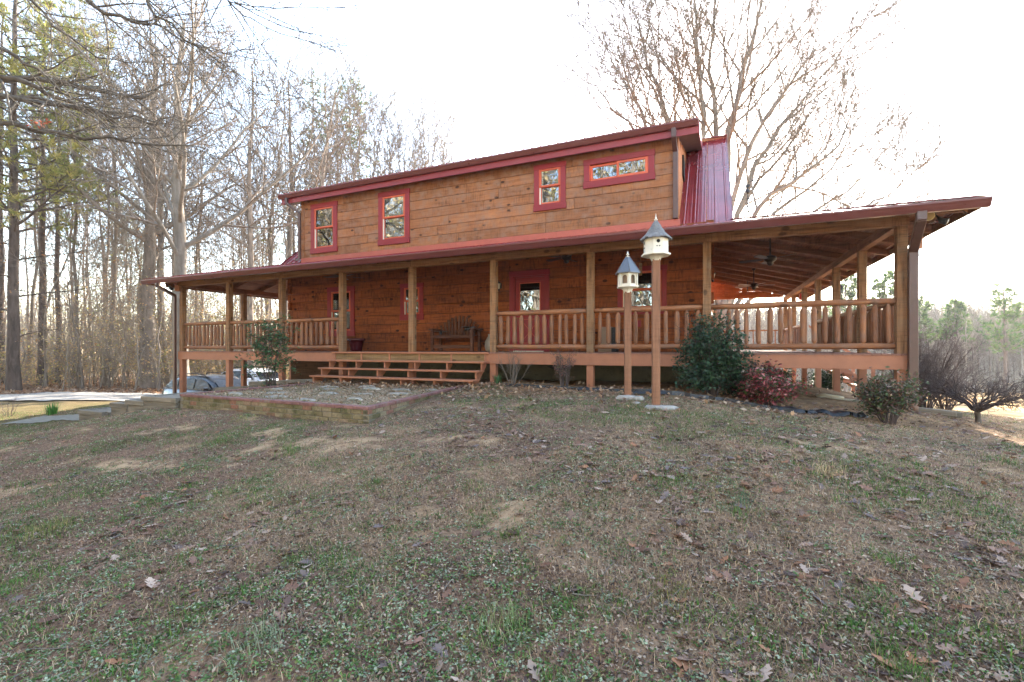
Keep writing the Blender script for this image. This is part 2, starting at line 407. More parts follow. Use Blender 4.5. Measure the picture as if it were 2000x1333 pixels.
# what covers the lawn where (shared by the ground colour and the plants that grow on it)
def cover(x,y):
    g=fbm(x,y,.75,21,4); g2=fbm(x,y,2.8,27,3); green=sstep(.50,.63,.5*g+.5*g2)
    s=fbm(x*.7+y*.25,y*1.2-.25*x,1.2,31,4); s2=fbm(x,y,3.1,35,3); soil=sstep(.60,.655,.5*s+.5*s2)
    X,D=toXD(x,y); soil=soil*(.45+.55*sstep(2.6,4.2,D))
    straw=sstep(.46,.60,.6*fbm(x,y,.6,41,4)+.4*fbm(x,y,2.2,45,3)+.03*np.clip(X,-4,4))
    bed=np.maximum(sstep(-2.6,-1.6,y-.05*np.sin(3*x))*sstep(12.9,13.6,x), 0)*sstep(22.5,20.8,x)*sstep(15,13,y)
    bed=np.maximum(bed, sstep(-.5,.3,y)*sstep(5,4,np.abs(y-2))*sstep(3,5,x)*sstep(22,20,x))
    left=sstep(-7,-10.5,X)*sstep(19,16,D)*sstep(9,11,D); green=np.maximum(green,left*sstep(.40,.55,fbm(x,y,1.1,91,3)))
    return green,soil,straw,bed

def _axis(lo,hi,fine0,fine1,step,grow):
    a=list(np.arange(fine0,fine1,step)); s=step; v=fine1
    while v<hi: a.append(v); s*=grow; v+=s
    a.append(hi); s=step; v=fine0-step
    while v>lo: a.insert(0,v); s*=grow; v-=s
    a.insert(0,lo); return np.array(a)
_xs=_axis(-420,460,-4,25,.11,1.13); _ys=_axis(-420,460,-10.5,2.5,.11,1.13)
_gx,_gy=np.meshgrid(_xs,_ys); _gzv=ground(_gx,_gy)
_near=sstep(60,30,np.hypot(_gx-10,_gy)); 
nx,ny=len(_xs),len(_ys)
# the driveway and the field are worn into the same ground
def drive_line(t):  # centre of the gravel drive, house coordinates
    pts=[XD(-34,17.0),XD(-24,19.0),XD(-17.5,21.0),XD(-13,24),XD(-11.5,29),XD(-12,40)]
    return np.array([p[:2] for p in pts])
_dp=drive_line(0)
def dist_poly(x,y,P):
    d=np.full(np.shape(x),1e9)
    for a,b in zip(P[:-1],P[1:]):
        ab=b-a; t=np.clip(((x-a[0])*ab[0]+(y-a[1])*ab[1])/(ab@ab),0,1)
        d=np.minimum(d,np.hypot(x-a[0]-t*ab[0],y-a[1]-t*ab[1]))
    return d
idx=np.arange(nx*ny).reshape(ny,nx)
_q=np.stack([idx[:-1,:-1],idx[:-1,1:],idx[1:,1:],idx[1:,:-1]],-1).reshape(-1,4)
_V=np.stack([_gx,_gy,_gzv],-1).reshape(-1,3)
gm,nt,b=newmat('winter_lawn_ground')
def ground_mat():
    gr=attr(nt,'green'); so=attr(nt,'soil'); sw=attr(nt,'straw'); bd=attr(nt,'bed'); fo=attr(nt,'wood'); fi=attr(nt,'field')
    v=coords(nt)
    f1=noise(nt,v,38,5,.7,.3); f2=noise(nt,v,7,5,.65,.5); f3=noise(nt,v,120,3,.7)
    dirt=ramp(nt,f1,[(.30,(.07,.042,.031)),(.5,(.175,.115,.083)),(.68,(.31,.222,.160))])
    strawc=ramp(nt,f1,[(.32,(.12,.080,.052)),(.52,(.30,.218,.142)),(.7,(.47,.365,.255))])
    greenc=ramp(nt,f1,[(.32,(.04,.045,.02)),(.52,(.085,.105,.040)),(.7,(.17,.175,.09))])
    soilc=ramp(nt,f2,[(.3,(.26,.175,.10)),(.6,(.40,.30,.195))])
    bedc=ramp(nt,f2,[(.3,(.13,.085,.05)),(.5,(.235,.155,.09)),(.7,(.34,.235,.14))])
    c=mix(nt,dirt,strawc,math_(nt,'MULTIPLY',sw,ramp(nt,f2,[(.35,.15),(.6,.85)])))
    c=mix(nt,c,greenc,math_(nt,'MULTIPLY',gr,ramp(nt,f2,[(.40,.0),(.62,.75)])))
    c=mix(nt,c,soilc,math_(nt,'MULTIPLY',so,ramp(nt,f2,[(.38,.25),(.52,1.0)])))
    c=mix(nt,c,bedc,math_(nt,'MULTIPLY',bd,ramp(nt,f2,[(.3,.6),(.5,1.0)])))
    woodc=ramp(nt,f2,[(.28,(.10,.055,.03)),(.48,(.27,.16,.095)),(.7,(.44,.30,.20))])
    woodc=mix(nt,woodc,ramp(nt,noise(nt,v,16,4,.7),[(.35,.55),(.65,1.25)]),1.0,'MULTIPLY')
    c=mix(nt,c,woodc,fo)
    fieldc=ramp(nt,noise(nt,v,.5,5,.7),[(.3,(.34,.205,.085)),(.55,(.50,.33,.16)),(.75,(.40,.28,.12))])
    c=mix(nt,c,fieldc,fi)
    mo=noise(nt,v,1.6,4,.6); c=mix(nt,c,ramp(nt,mo,[(.3,.78),(.7,1.2)]),1.0,'MULTIPLY')
    moss=ramp(nt,f1,[(.3,(.05,.052,.022)),(.55,(.115,.11,.045)),(.75,(.20,.175,.09))]); c=mix(nt,c,moss,attr(nt,'moss'))
    bounce_pale=ramp(nt,f2,[(.3,(.36,.28,.17)),(.7,(.50,.41,.27))]); c=mix(nt,c,bounce_pale,attr(nt,'bounce_pale'))
    c=mix(nt,c,(1.18,1.085,.995),1.0,'MULTIPLY')
    nt.links.new(c,b.inputs['Base Color']); b.inputs['Roughness'].default_value=.95; b.inputs['Specular IOR Level'].default_value=.08
    bump(nt,b,math_(nt,'ADD',f1,math_(nt,'MULTIPLY',f3,.5)),.9,.03)
ground_mat()
me=mesh_np('ground',_V,[_q],gm,smooth=True)
_cg,_cs,_cst,_cb=cover(_gx,_gy)
_X,_D=toXD(_gx,_gy)
_wd=sstep(-6,-16,_X+.0*_D)*sstep(20.5,23.5,_D-.10*(_X+20)) + sstep(38,46,_D)*sstep(12,4,_X)
_bounce_pale=sstep(-13,-15,_gy)  # pale ground made up behind the camera, bounces sunlight onto the house front
_moss=.6*sstep(-7.5,-10.5,_X)*sstep(20,17.5,_D)*sstep(9.5,11.5,_D)
_wd=np.maximum(_wd, sstep(60,64,_D-.02*_X)*1.0)
_edge=np.clip(_X,0,30)
_fld=sstep(13.5,18,_D)*sstep(7,11,_X-.15*_D)*(1-sstep(60,64,_D-.02*_X))
_fld=np.maximum(_fld,sstep(19,25,_D)*sstep(2,6,_X)*(1-sstep(60,64,_D-.02*_X)))
for n_,a_ in (('green',_cg),('soil',_cs*(1-_cb)),('straw',_cst),('bed',_cb),('wood',_wd),('bounce_pale',_bounce_pale),('moss',_moss),('field',_fld)):
    at=me.attributes.new(n_,'FLOAT','POINT'); at.data.foreach_set('value',np.ascontiguousarray(np.broadcast_to(a_,_gx.shape),dtype=np.float32).ravel())
tag(link('ground',me),kind='structure')

# gravel drive: a strip laid over the ground
def strip_mesh(P,half,n=60,m=7,lift=.03,wob=.25):
    t=np.linspace(0,1,n); seg=np.r_[0,np.cumsum(np.hypot(*np.diff(P,axis=0).T))]; seg/=seg[-1]
    # smooth the polyline
    cx=np.interp(t,seg,P[:,0]); cy=np.interp(t,seg,P[:,1])
    for _ in range(12):
        cx[1:-1]=.25*cx[:-2]+.5*cx[1:-1]+.25*cx[2:]; cy[1:-1]=.25*cy[:-2]+.5*cy[1:-1]+.25*cy[2:]
    tx=np.gradient(cx); ty=np.gradient(cy); l=np.hypot(tx,ty); nx_,ny_=-ty/l,tx/l
    u=np.linspace(-1,1,m); w=half*(1+wob*(vnoise(t*30,t*0,1.0,5)-.5))
    x=cx[:,None]+nx_[:,None]*u[None]*w[:,None]; y=cy[:,None]+ny_[:,None]*u[None]*w[:,None]
    z=ground(x,y)+lift
    i=np.arange(n*m).reshape(n,m)
    return np.stack([x,y,z],-1).reshape(-1,3), np.stack([i[:-1,:-1],i[1:,:-1],i[1:,1:],i[:-1,1:]],-1).reshape(-1,4)
dm,dnt,db=newmat('gravel_drive')
dn=noise(dnt,coords(dnt),9,5,.7); d2=noise(dnt,coords(dnt),.8,4)
dc=ramp(dnt,dn,[(.3,(.20,.175,.15)),(.55,(.38,.35,.31)),(.72,(.52,.48,.43))]); dc=mix(dnt,dc,ramp(dnt,d2,[(.35,.75),(.65,1.1)]),1.0,'MULTIPLY')
dnt.links.new(dc,db.inputs['Base Color']); db.inputs['Roughness'].default_value=.95; bump(dnt,db,dn,.5,.02)
V,F=strip_mesh(_dp,2.6,160,15,.05)
tag(link('driveway',mesh_np('driveway',V,[F],dm,smooth=True)),kind='structure')
# narrow concrete walk leading from the drive
_wp=np.array([PXD(35,800,12.6)[:2],PXD(130,797,12.2)[:2],PXD(210,790.5,11.6)[:2],PXD(245,788,11.2)[:2]])
V,F=strip_mesh(_wp,.42,80,5,.025,.05)
tag(link('path',mesh_np('path',V,[F],M['concrete'],smooth=True)),kind='structure')
# ---------------------------------------------------------------- the house
BAY=2.44; CB=3.20; W=.157; LX=7*BAY+CB; OUT=LX+W          # posts start at x=0; outer right face
PY=2.644; HX0,HX1=2.44,17.14; HB=12.64                      # house walls
SL=.264; EX0,EX1,EY=-.72,OUT+.72,-.72; ZE=2.45               # porch roof edge
KM=.833; RY,RZ=7.64,7.54                                     # main roof pitch, ridge
MX0,MX1=1.84,17.74
DX0,DX1=3.05,16.45                                           # dormer wall
house=thing('log_house',(9.8,2.6,-.9),'two-storey brown log house with dark red metal roof and a wraparound porch','house')
def H(mb,name,mat,parent=None,bevel=0.0): return build(mb,name,mat,parent or house,True,(0,0,0),bevel)

def boards(mb, plane, u0,u1, z0,z1, pitch, thick, holes, at, jl=(2.6,4.4), seed=1, zseam=0.0, out=-1, gap=.013):
    """courses of boards on a wall plane: plane 'y' (u=x) or 'x' (u=y); holes: (u0,u1,z0,z1)"""
    r=random.Random(seed); z=z0; row=0
    while z<z1-.01:
        zt=min(z+pitch*r.uniform(.97,1.03),z1)
        js=[u0]; u=u0+r.uniform(.8,jl[1])
        while u<u1-.6: js.append(u); u+=r.uniform(*jl)
        js.append(u1)
        for a,bb in zip(js[:-1],js[1:]):
            t=r.random(); th=thick+r.uniform(-.004,.004)
            cuts=sorted({a,bb}|{h[i] for h in holes for i in (0,1) if a<h[i]<bb})
            for c,d in zip(cuts[:-1],cuts[1:]):
                spans=[(z+gap,zt)]
                for h in holes:
                    if h[0]<=(c+d)/2<=h[1]:
                        ns=[]
                        for s0,s1 in spans:
                            if h[3]<=s0 or h[2]>=s1: ns.append((s0,s1)); continue
                            if h[2]>s0+.004: ns.append((s0,h[2]))
                            if h[3]<s1-.004: ns.append((h[3],s1))
                        spans=ns
                g0=.004 if c==a and a!=u0 else 0; g1=.004 if d==bb and bb!=u1 else 0
                for s0,s1 in spans:
                    if plane=='y': mb.box(c+g0,d-g1,*sorted((at,at+out*th)),s0,s1,t)
                    else: mb.box(*sorted((at,at+out*th)),c+g0,d-g1,s0,s1,t)
        z=zt; row+=1
UPW=[(3.49,4.76,3.63,5.47),(6.64,7.93,3.66,5.49),(12.41,13.38,4.16,5.53),(13.92,15.85,4.63,5.44)]
LOW=[(4.31,5.57,.54,2.33),(7.57,8.48,1.05,2.28),(14.87,16.16,1.02,2.32)]
DOOR=(11.61,12.88,0.0,2.43)
ins=lambda h,q=.05:(h[0]+q,h[1]-q,h[2]+q,h[3]-q)
mb=MB(); boards(mb,'y',DX0,DX1,3.50,5.76,.305,.05,[ins(h) for h in UPW],PY,seed=3)
uw=H(mb,'upper_wall',M['wall'])
# dormer end walls (triangles between the two roofs)
def zmain(y): return 3.36+KM*(y-PY)
def zdorm(y): return 5.76+.315*(y-PY)-.02
ydm=PY+(5.74-3.36)/(KM-.315)
for s,x in ((1,DX1-.05),(-1,DX0+.05)):
    mb=MB(); z=3.30; k=0
    while z<7.0:
        zt=z+.305
        ya=PY+.002; yb=min(PY+(zt-3.36)/KM+.02,ydm+.1); yc=max(PY,PY+(z-5.72)/.315)
        p=[(max(ya,yc),z+.006),(min(PY+max(z-3.30,0)/KM+.02,ydm),z+.006),(yb,zt),(max(ya,PY+(zt-5.72)/.315),zt)]
        # region left of the main roof line is y < (z)...: the wall shows where it rises above the main roof
        y_hi=min(PY+(z+.15-3.36)/KM,ydm)
        lo=max(PY+.002,PY+max(0,(zt-5.74))/.315)
        if y_hi>lo+.02: mb.add([(x,lo,z+.006),(x,PY+max(.01,(z-3.36)/KM),z+.006),(x,min(PY+(zt-3.36)/KM,ydm),zt),(x,lo,zt),
                                (x+s*.05,lo,z+.006),(x+s*.05,PY+max(.01,(z-3.36)/KM),z+.006),(x+s*.05,min(PY+(zt-3.36)/KM,ydm),zt),(x+s*.05,lo,zt)],
                               [(0,1,2,3),(7,6,5,4),(0,4,5,1),(1,5,6,2),(2,6,7,3),(3,7,4,0)])
        z=zt
    H(mb,'dormer_side_wall',M['plankorange'] if s>0 else M['wall'])
# corner boards and the faded red board along the foot of the upper wall
mb=MB(); mb.box(DX0-.07,DX0+.09,PY-.062,PY-.052,3.34,5.7); mb.box(DX0-.065,DX0-.003,PY-.05,PY+.06,3.34,5.7)
H(mb,'corner_board',M['wall'])
mb=MB(); 
for i in range(4):
    a=DX0-.06+i*(DX1-DX0+.1)/4; mb.box(a+.002,a+(DX1-DX0+.1)/4,PY-.085,PY-.02,3.32,3.50,i*.23)
H(mb,'foot_trim_board',M['redband'],bevel=.004)
mb=MB(); boards(mb,'y',HX0+.0,HX1,0.0,3.36,.31,.06,[ins(h) for h in LOW]+[(DOOR[0]+.05,DOOR[1]-.05,-.1,DOOR[3]-.05)],PY,jl=(4,7),seed=8)
H(mb,'log_wall',M['log'])
# projecting log ends at the two front corners
for x,s in ((HX0,-1),(HX1,1)):
    mb=MB()
    for k in range(11):
        if k%2==0: mb.box(*sorted((x,x+s*.17)),PY-.055,PY+.10,k*.31+.01,k*.31+.30)
        else: mb.box(*sorted((x-s*.06,x+s*.06)),PY-.16,PY+.05,k*.31+.01,k*.31+.30)
    H(mb,'log_ends',M['log'],bevel=.012)
for s,x in ((1,HX1),(-1,HX0)):
    mb=MB(); boards(mb,'x',PY+.06,HB,0,3.36,.31,.06,[],x-s*.06,jl=(4,7),seed=9+s,out=s)
    # gable above
    z=3.36
    while z<7.3:
        zt=min(z+.31,7.4); f=lambda q: PY+(q-3.36)/KM
        x0,x1=sorted((x-s*.06,x)); mb.add([(xx,y,q) for xx in (x0,x1) for y,q in ((f(z),z),(2*RY-f(z),z),(2*RY-f(zt),zt),(f(zt),zt))],[(0,1,2,3),(7,6,5,4),(0,4,5,1),(1,5,6,2),(2,6,7,3),(3,7,4,0)]); z=zt
    H(mb,'side_wall',M['log'])
mb=MB(); boards(mb,'y',HX0,HX1,0,3.36,.31,.06,[],HB,jl=(4,7),seed=13,out=1); H(mb,'back_wall',M['log'])
# dark rooms behind the windows: inner linings
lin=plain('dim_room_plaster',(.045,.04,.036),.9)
mb=MB()
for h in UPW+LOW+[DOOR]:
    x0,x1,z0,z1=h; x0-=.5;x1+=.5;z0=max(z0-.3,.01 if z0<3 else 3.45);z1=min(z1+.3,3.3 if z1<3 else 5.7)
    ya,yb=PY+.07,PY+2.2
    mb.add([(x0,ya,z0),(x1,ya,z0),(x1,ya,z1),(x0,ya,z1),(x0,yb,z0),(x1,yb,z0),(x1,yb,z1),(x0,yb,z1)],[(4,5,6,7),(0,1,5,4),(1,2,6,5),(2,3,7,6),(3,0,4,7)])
mb.box(HX0+.08,HX1-.08,PY+2.25,PY+2.3,-.2,4.6); mb.box(DX0+.12,DX1-.12,PY+2.251,PY+2.299,4.601,6.2); mb.box(HX0+.08,HX1-.08,PY+.05,PY+2.24,-.06,-.004); mb.box(HX0+.1,HX1-.1,PY+.066,PY+.068,.0,.30); H(mb,'lining_and_sky_block',lin)  # inner wall, floor and low strip added to block sky through the wall gaps
# foundation under the porch
mb=MB(); 
for i in range(7):
    a=HX0+i*2.1; mb.box(a+.004,a+2.096,PY-.03,PY+.05,-1.9,-.002,random.random())
H(mb,'foundation_wall',M['foundation'])
mb=MB(); mb.box(HX0-.01,5.3,PY-.05,PY-.034,-1.6,-.29); H(mb,'basement_boards',wood('dark_brown_basement_boards',(.10,.045,.02),(.14,.065,.03),(.05,.02,.01),'x'))
for x in (HX0,HX1):
    mb=MB(); mb.box(x-.03,x+.03,PY+.055,HB,-2.6,-.005); H(mb,'foundation_side_wall',M['foundation'])
# printed mark on the foundation sheeting: a black diamond
mb=MB(); px=13.15; mb.slab([(px-.36,PY-.033,-.44),(px,PY-.033,-.56),(px+.40,PY-.033,-.43),(px+.05,PY-.033,-.30)],(0,-.003,0))
fm=H(mb,'printed_mark',M['plastic'])
mb=MB()
for q in (-.10,.0,.08): mb.slab([(px+q,PY-.0365,-.47),(px+q+.03,PY-.0365,-.47),(px+q+.05,PY-.0365,-.37),(px+q+.02,PY-.0365,-.37)],(0,-.002,0))
build(mb,'printed_strokes',M['foundation'],fm)

# windows -------------------------------------------------------------
def curtain(x0,x1,y,z0,z1,parent,folds=9,c=(.62,.58,.50)):
    n=folds*6; V=[];F=[]
    for i in range(n+1):
        u=i/n; x=x0+(x1-x0)*u; yy=y+.045*math.sin(u*folds*2*math.pi)+.015*math.sin(u*17)
        V+=[(x,yy,z0),(x,yy,z1)]
    F=[np.array([[2*i,2*i+2,2*i+3,2*i+1] for i in range(n)])]
    me=mesh_np('curtain',V,F,M['curtain'],col=np.tile(np.array(c),(n,1)),smooth=True)
    return link('curtain',me,parent)
def window(h, style, cas=.17, low=.20, label=None):
    x0,x1,z0,z1=h; y=PY-.06
    mb=MB()
    mb.box(x0,x0+cas,y-.035,y+.02,z0+low,z1-cas); mb.box(x1-cas,x1,y-.035,y+.02,z0+low,z1-cas)
    mb.box(x0-.015,x1+.015,y-.038,y+.02,z1-cas+.002,z1); mb.box(x0-.02,x1+.02,y-.045,y+.02,z0,z0+low-.002)
    w=H(mb,'window',M['casing'],bevel=.005)
    if label: w['label']=label
    gx0,gx1,gz0,gz1=x0+cas,x1-cas,z0+low,z1-cas
    def sash(a,bq,c,d,yy,fr=.05):
        mb=MB(); mb.box(a,a+fr,yy-.02,yy+.02,c,d); mb.box(bq-fr,bq,yy-.02,yy+.02,c,d)
        mb.box(a+fr,bq-fr,yy-.02,yy+.02,d-fr,d); mb.box(a+fr,bq-fr,yy-.02,yy+.02,c,c+fr)
        H(mb,'sash',M['sash'],w,bevel=.004)
        mb=MB(); mb.box(a+fr-.005,bq-fr+.005,yy-.003,yy+.003,c+fr-.005,d-fr+.005); H(mb,'pane',M['glass'],w)
    for ja in (gx0-.001,gx1-.016):
        jm=MB(); jm.box(ja,ja+.017,y-.02,y+.09,gz0,gz1); H(jm,'jamb',M['sash'],w)
    if style=='hung':
        zm=(gz0+gz1)/2+.01
        sash(gx0+.018,gx1-.018,zm-.025,gz1-.003,y+.0,.055); sash(gx0+.018,gx1-.018,gz0+.003,zm+.02,y+.045,.055)
        jb=MB(); jb.box(gx0+.017,gx0+.05,y-.012,y+.02,gz0+.004,zm-.03); H(jb,'jamb_liner',M['white'],w)
    elif style=='slide':
        xm=(gx0+gx1)/2
        sash(gx0+.018,xm+.02,gz0+.003,gz1-.003,y+.045,.065); sash(xm-.045,gx1-.018,gz0+.003,gz1-.003,y,.065)
    return w
w=window(UPW[0],'hung'); curtain(3.75,4.12,PY+.22,3.7,5.4,w)
w=window(UPW[1],'hung'); curtain(6.85,7.32,PY+.22,3.7,5.4,w,8)
w=window(UPW[2],'hung',.15,.19); w=window(UPW[3],'slide',.16,.19,'wide short window of two panes side by side')
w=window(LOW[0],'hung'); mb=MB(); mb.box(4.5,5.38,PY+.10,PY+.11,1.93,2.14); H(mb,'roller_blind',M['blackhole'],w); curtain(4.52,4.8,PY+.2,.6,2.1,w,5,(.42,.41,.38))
w=window(LOW[1],'hung',.14,.19); curtain(7.75,8.02,PY+.2,1.1,2.2,w,5,(.42,.41,.38))
w=window(LOW[2],'hung',.13,.17); mb=MB(); mb.box(15.0,16.05,PY+.10,PY+.11,1.98,2.2); H(mb,'roller_blind',M['blackhole'],w)
# door ------------------------------------------------------------------
x0,x1,_,z1=DOOR; y=PY-.06
mb=MB(); mb.box(x0,x0+.14,y-.035,y+.02,0.003,z1-.16); mb.box(x1-.14,x1,y-.035,y+.02,.003,z1-.16); mb.box(x0-.015,x1+.015,y-.038,y+.02,z1-.158,z1)
mb.box(x0+.142,x0+.175,y-.015,y+.1,.003,z1-.2); mb.box(x1-.175,x1-.142,y-.015,y+.1,.003,z1-.2); mb.box(x0+.142,x1-.142,y-.015,y+.1,z1-.198,z1-.162)
dr=H(mb,'door',M['casing'],bevel=.005)
a,c=x0+.18,x1-.18
mb=MB(); mb.box(a,c,y+.03,y+.07,.02,1.22); mb.box(a,a+.13,y+.03,y+.07,1.222,2.12); mb.box(c-.11,c,y+.03,y+.07,1.222,2.12); mb.box(a+.131,c-.111,y+.03,y+.07,2.07,2.12)
mb.box(a,c,y+.03,y+.07,2.122,z1-.202)
H(mb,'door_leaf',M['casing'],dr,bevel=.004)
mb=MB(); g=.02; ga,gc=a+.13,c-.11
mb.box(ga,ga+g,y+.022,y+.031,1.22,2.07); mb.box(gc-g,gc,y+.022,y+.031,1.22,2.07); mb.box(ga+g,gc-g,y+.022,y+.031,2.05,2.07); mb.box(ga+g,gc-g,y+.022,y+.031,1.22,1.24)
pa,pc,pz0,pz1=a+.16,c-.12,.25,.98
for q in (pa,pc-.015): mb.box(q,q+.015,y+.021,y+.031,pz0,pz1)
for q in (pz0,pz1-.015): mb.box(pa+.016,pc-.016,y+.021,y+.031,q,q+.015)
mb.beam((pa+.02,y+.026,pz0+.02),(pc-.02,y+.026,pz1-.02),.008,.016,up=(0,1,0)); mb.beam((pa+.02,y+.0245,pz1-.02),(pc-.02,y+.0245,pz0+.02),.008,.016,up=(0,1,0))
H(mb,'door_moulding',M['sash'],dr)
mb=MB(); mb.box(ga+g,gc-g,y+.045,y+.05,1.24,2.05); H(mb,'pane',M['glass'],dr)
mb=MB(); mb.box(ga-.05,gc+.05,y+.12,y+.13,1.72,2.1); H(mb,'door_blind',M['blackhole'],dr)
brass=plain('brass',(.6,.42,.16),.25,1.0)
mb=MB(); mb.tube([(a+.065,y+.03,1.0),(a+.065,y-.02,1.0)],.012,8); mb.tube([(a+.03,y-.025,1.0),(a+.13,y-.025,1.0)],.011,8); H(mb,'handle',brass,dr)
mb=MB(); mb.box(a-.02,c+.02,y-.10,y+.03,.006,.024); H(mb,'sill',plain('aluminium_sill',(.6,.6,.6),.35,.9),dr)

# roofs ------------------------------------------------------------------
def ribbed(p0,eu,ev,nu,u0,u1,clip,pitch=.26,h=.019,thick=.012,minor=True,off=0.0):
    """metal sheet in plane p0 + u*eu + v*ev; ribs run along ev; clip(u)->(v0,v1)"""
    p0,eu,ev,nu=map(Vector,(p0,eu,ev,nu)); mb=MB()
    us=[]; k=math.ceil((u0-off)/pitch)
    us.append((u0,0.0)); x=off+k*pitch-pitch
    while x<u1+pitch:
        for du,hh in ((-.030,0),(-.013,h),(.013,h),(.030,0)):
            if u0<x+du<u1: us.append((x+du,hh))
        if minor:
            for q in (.333,.667):
                for du,hh in ((-.012,0),(0,.0022),(.012,0)):
                    if u0<x+q*pitch+du<u1: us.append((x+q*pitch+du,hh))
        x+=pitch
    us.append((u1,0.0)); us.sort()
    vs=[]; fs=[]
    for i,(u,hh) in enumerate(us):
        v0,v1=clip(u)
        for v in (v0,v1):
            q=p0+eu*u+ev*v; vs.append(q+nu*hh); 
        for v in (v0,v1): vs.append(p0+eu*u+ev*v-nu*thick)
    for i in range(len(us)-1):
        a=4*i;c=4*(i+1)
        fs+=[(a,c,c+1,a+1),(a+2,a+3,c+3,c+2),(a,a+2,c+2,c),(a+1,c+1,c+3,a+3)]
    n=4*(len(us)-1); fs+=[(0,1,3,2),(n,n+2,n+3,n+1)]
    mb.add(vs,fs); return mb
nrm=lambda a:Vector(a).normalized()
ss=1/math.sqrt(1+SL*SL)
# front porch roof, right porch roof, left porch roof (hipped at both corners)
def clipF(x): 
    v=PY+.05-EY
    return 0.0,max(.001,min(v,x-EX0,EX1-x))
mb=ribbed((0,EY,ZE),(1,0,0),(0,1,SL),(0,-SL*ss,ss),EX0,EX1,clipF)
pr=H(mb,'porch_roof',M['roof'])
YB=14.3
mb=ribbed((EX1,0,ZE),(0,1,0),(-1,0,SL),(SL*ss,0,ss),EY,YB,lambda y:(0.0,max(.001,min(EX1-HX1+.03,y-EY))))
pr2=H(mb,'side_porch_roof',M['roof'])
mb=ribbed((EX0,0,ZE),(0,1,0),(1,0,SL),(-SL*ss,0,ss),EY,11.0,lambda y:(0.0,max(.001,min(HX0-EX0+.03,y-EY))))
pr3=H(mb,'side_porch_roof',M['roof'])
# hip caps
for xa,s in ((EX1,-1),(EX0,1)):
    mb=MB(); mb.beam((xa,EY,ZE+.028),(xa+s*3.42,EY+3.42,ZE+.028+3.42*SL),.16,.012); H(mb,'hip_cap',M['roof'],pr)
mx=1/math.sqrt(1+KM*KM)
mb=ribbed((0,PY-.12,3.36-.1),(1,0,0),(0,1,KM),(0,-KM*mx,mx),MX0,MX1,lambda x:(0.0,RY-PY+.12),off=MX1-.13-.26*40)
rf=H(mb,'roof',M['roof'])
mb=ribbed((0,RY,RZ-.015),(1,0,0),(0,1,-KM),(0,KM*mx,mx),MX0,MX1,lambda x:(0.0,5.05))
H(mb,'back_roof',M['roof'],rf)
mb=MB()   # rake trim
for x in (MX0-.012,MX1+.002):
    mb.slab([(x,PY-.13,3.36-.1+.03),(x,RY,RZ+.03),(x,RY,RZ-.17),(x,PY-.13,3.36-.1-.17)],(.01,0,0))
    mb.slab([(x,RY+.005,RZ+.03),(x,RY+5.05,RZ-5.05*KM+.03),(x,RY+5.05,RZ-5.05*KM-.17),(x,RY+.005,RZ-.17)],(.01,0,0))
H(mb,'rake_trim',M['roof'],rf)
# dormer roof
DE,DZ=2.16,5.885; DSL=(RZ-DZ)/(RY-DE); dx=1/math.sqrt(1+DSL*DSL); QX0,QX1=2.26,16.94
mb=ribbed((0,DE,DZ),(1,0,0),(0,1,DSL),(0,-DSL*dx,dx),QX0,QX1,lambda x:(0.0,RY-DE))
drf=H(mb,'dormer_roof',M['roof'])
mb=MB(); mb.beam((MX0-.01,RY,RZ+.04),(MX1+.01,RY,RZ+.04),.30,.022); H(mb,'ridge_cap',M['roof'],rf)
# dormer eave: fascia, soffit, rake boards, gutter, downspouts
mb=MB(); mb.box(QX0+.04,QX1-.004,DE+.12,DE+.145,DZ-.34,DZ-.015); H(mb,'fascia',M['fascia'],drf,bevel=.003)
mb=MB()
for x in (QX1-.003,QX0+.012): mb.slab([(x,DE+.146,DZ-.34),(x,RY-.3,DZ-.34+DSL*(RY-.3-DE)),(x,RY-.3,DZ-.02+DSL*(RY-.3-DE)),(x,DE+.146,DZ-.02)],(.026,0,0))
H(mb,'rake_board',M['fascia'],drf,bevel=.003)
soff=paint('dark_brown_soffit',(.085,.045,.03),.7,.15)
mb=MB(); mb.slab([(QX0+.04,DE+.146,DZ-.31),(QX1-.006,DE+.146,DZ-.31),(QX1-.006,RY-.3,DZ-.31+DSL*(RY-.446-DE)),(QX0+.04,RY-.3,DZ-.31+DSL*(RY-.446-DE))],(0,0,.02)); H(mb,'soffit',soff,drf)
def gutter(a,b,z,out,h=.125,d=.12):
    """K-profile gutter from a to b (xy), top edge at z, projecting along out"""
    a,b=Vector((*a,0)),Vector((*b,0)); o=Vector((*out,0))
    pr=[(0,0),(0,-h),(d*.55,-h),(d*.78,-h*.62),(d*.86,-h*.45),(d,-h*.22),(d,0),(d-.012,0),(d-.012,-.02),(.05,-.04),(.012,-.04),(.012,0)]
    mb=MB(); mb.loft([[a+o*x+Vector((0,0,z+q)) for x,q in pr],[b+o*x+Vector((0,0,z+q)) for x,q in pr]],smooth=False); return mb
H(gutter((QX0-.02,DE+.118),(QX1,DE+.118),DZ-.01,(0,-1),.15,.13),'gutter',M['gutter'],drf,bevel=.002)
def spout(pts,name,parent,w=.085,h=.06,mat='downspout',up=(0,0,1)):
    mb=MB()
    for a,bq in zip(pts[:-1],pts[1:]):
        d=(Vector(bq)-Vector(a)).normalized()
        mb.beam(Vector(a)-d*.012,Vector(bq)+d*.012,w,h,t=.5,up=(0,1,0) if abs(d.z)>.85 else up)
    return H(mb,name,M[mat],parent,bevel=.006)
spout([(2.63,DE+.06,DZ-.15),(2.63,DE+.06,DZ-.34),(2.93,PY-.10,DZ-.66),(2.93,PY-.10,3.50),(2.86,PY-.22,3.42)],'downspout',drf,.10,.075)
spout([(16.36,DE+.05,DZ-.155),(16.36,DE+.05,DZ-.36),(16.38,PY-.115,DZ-.62),(16.38,PY-.115,3.52)],'downspout',drf,.12,.085)
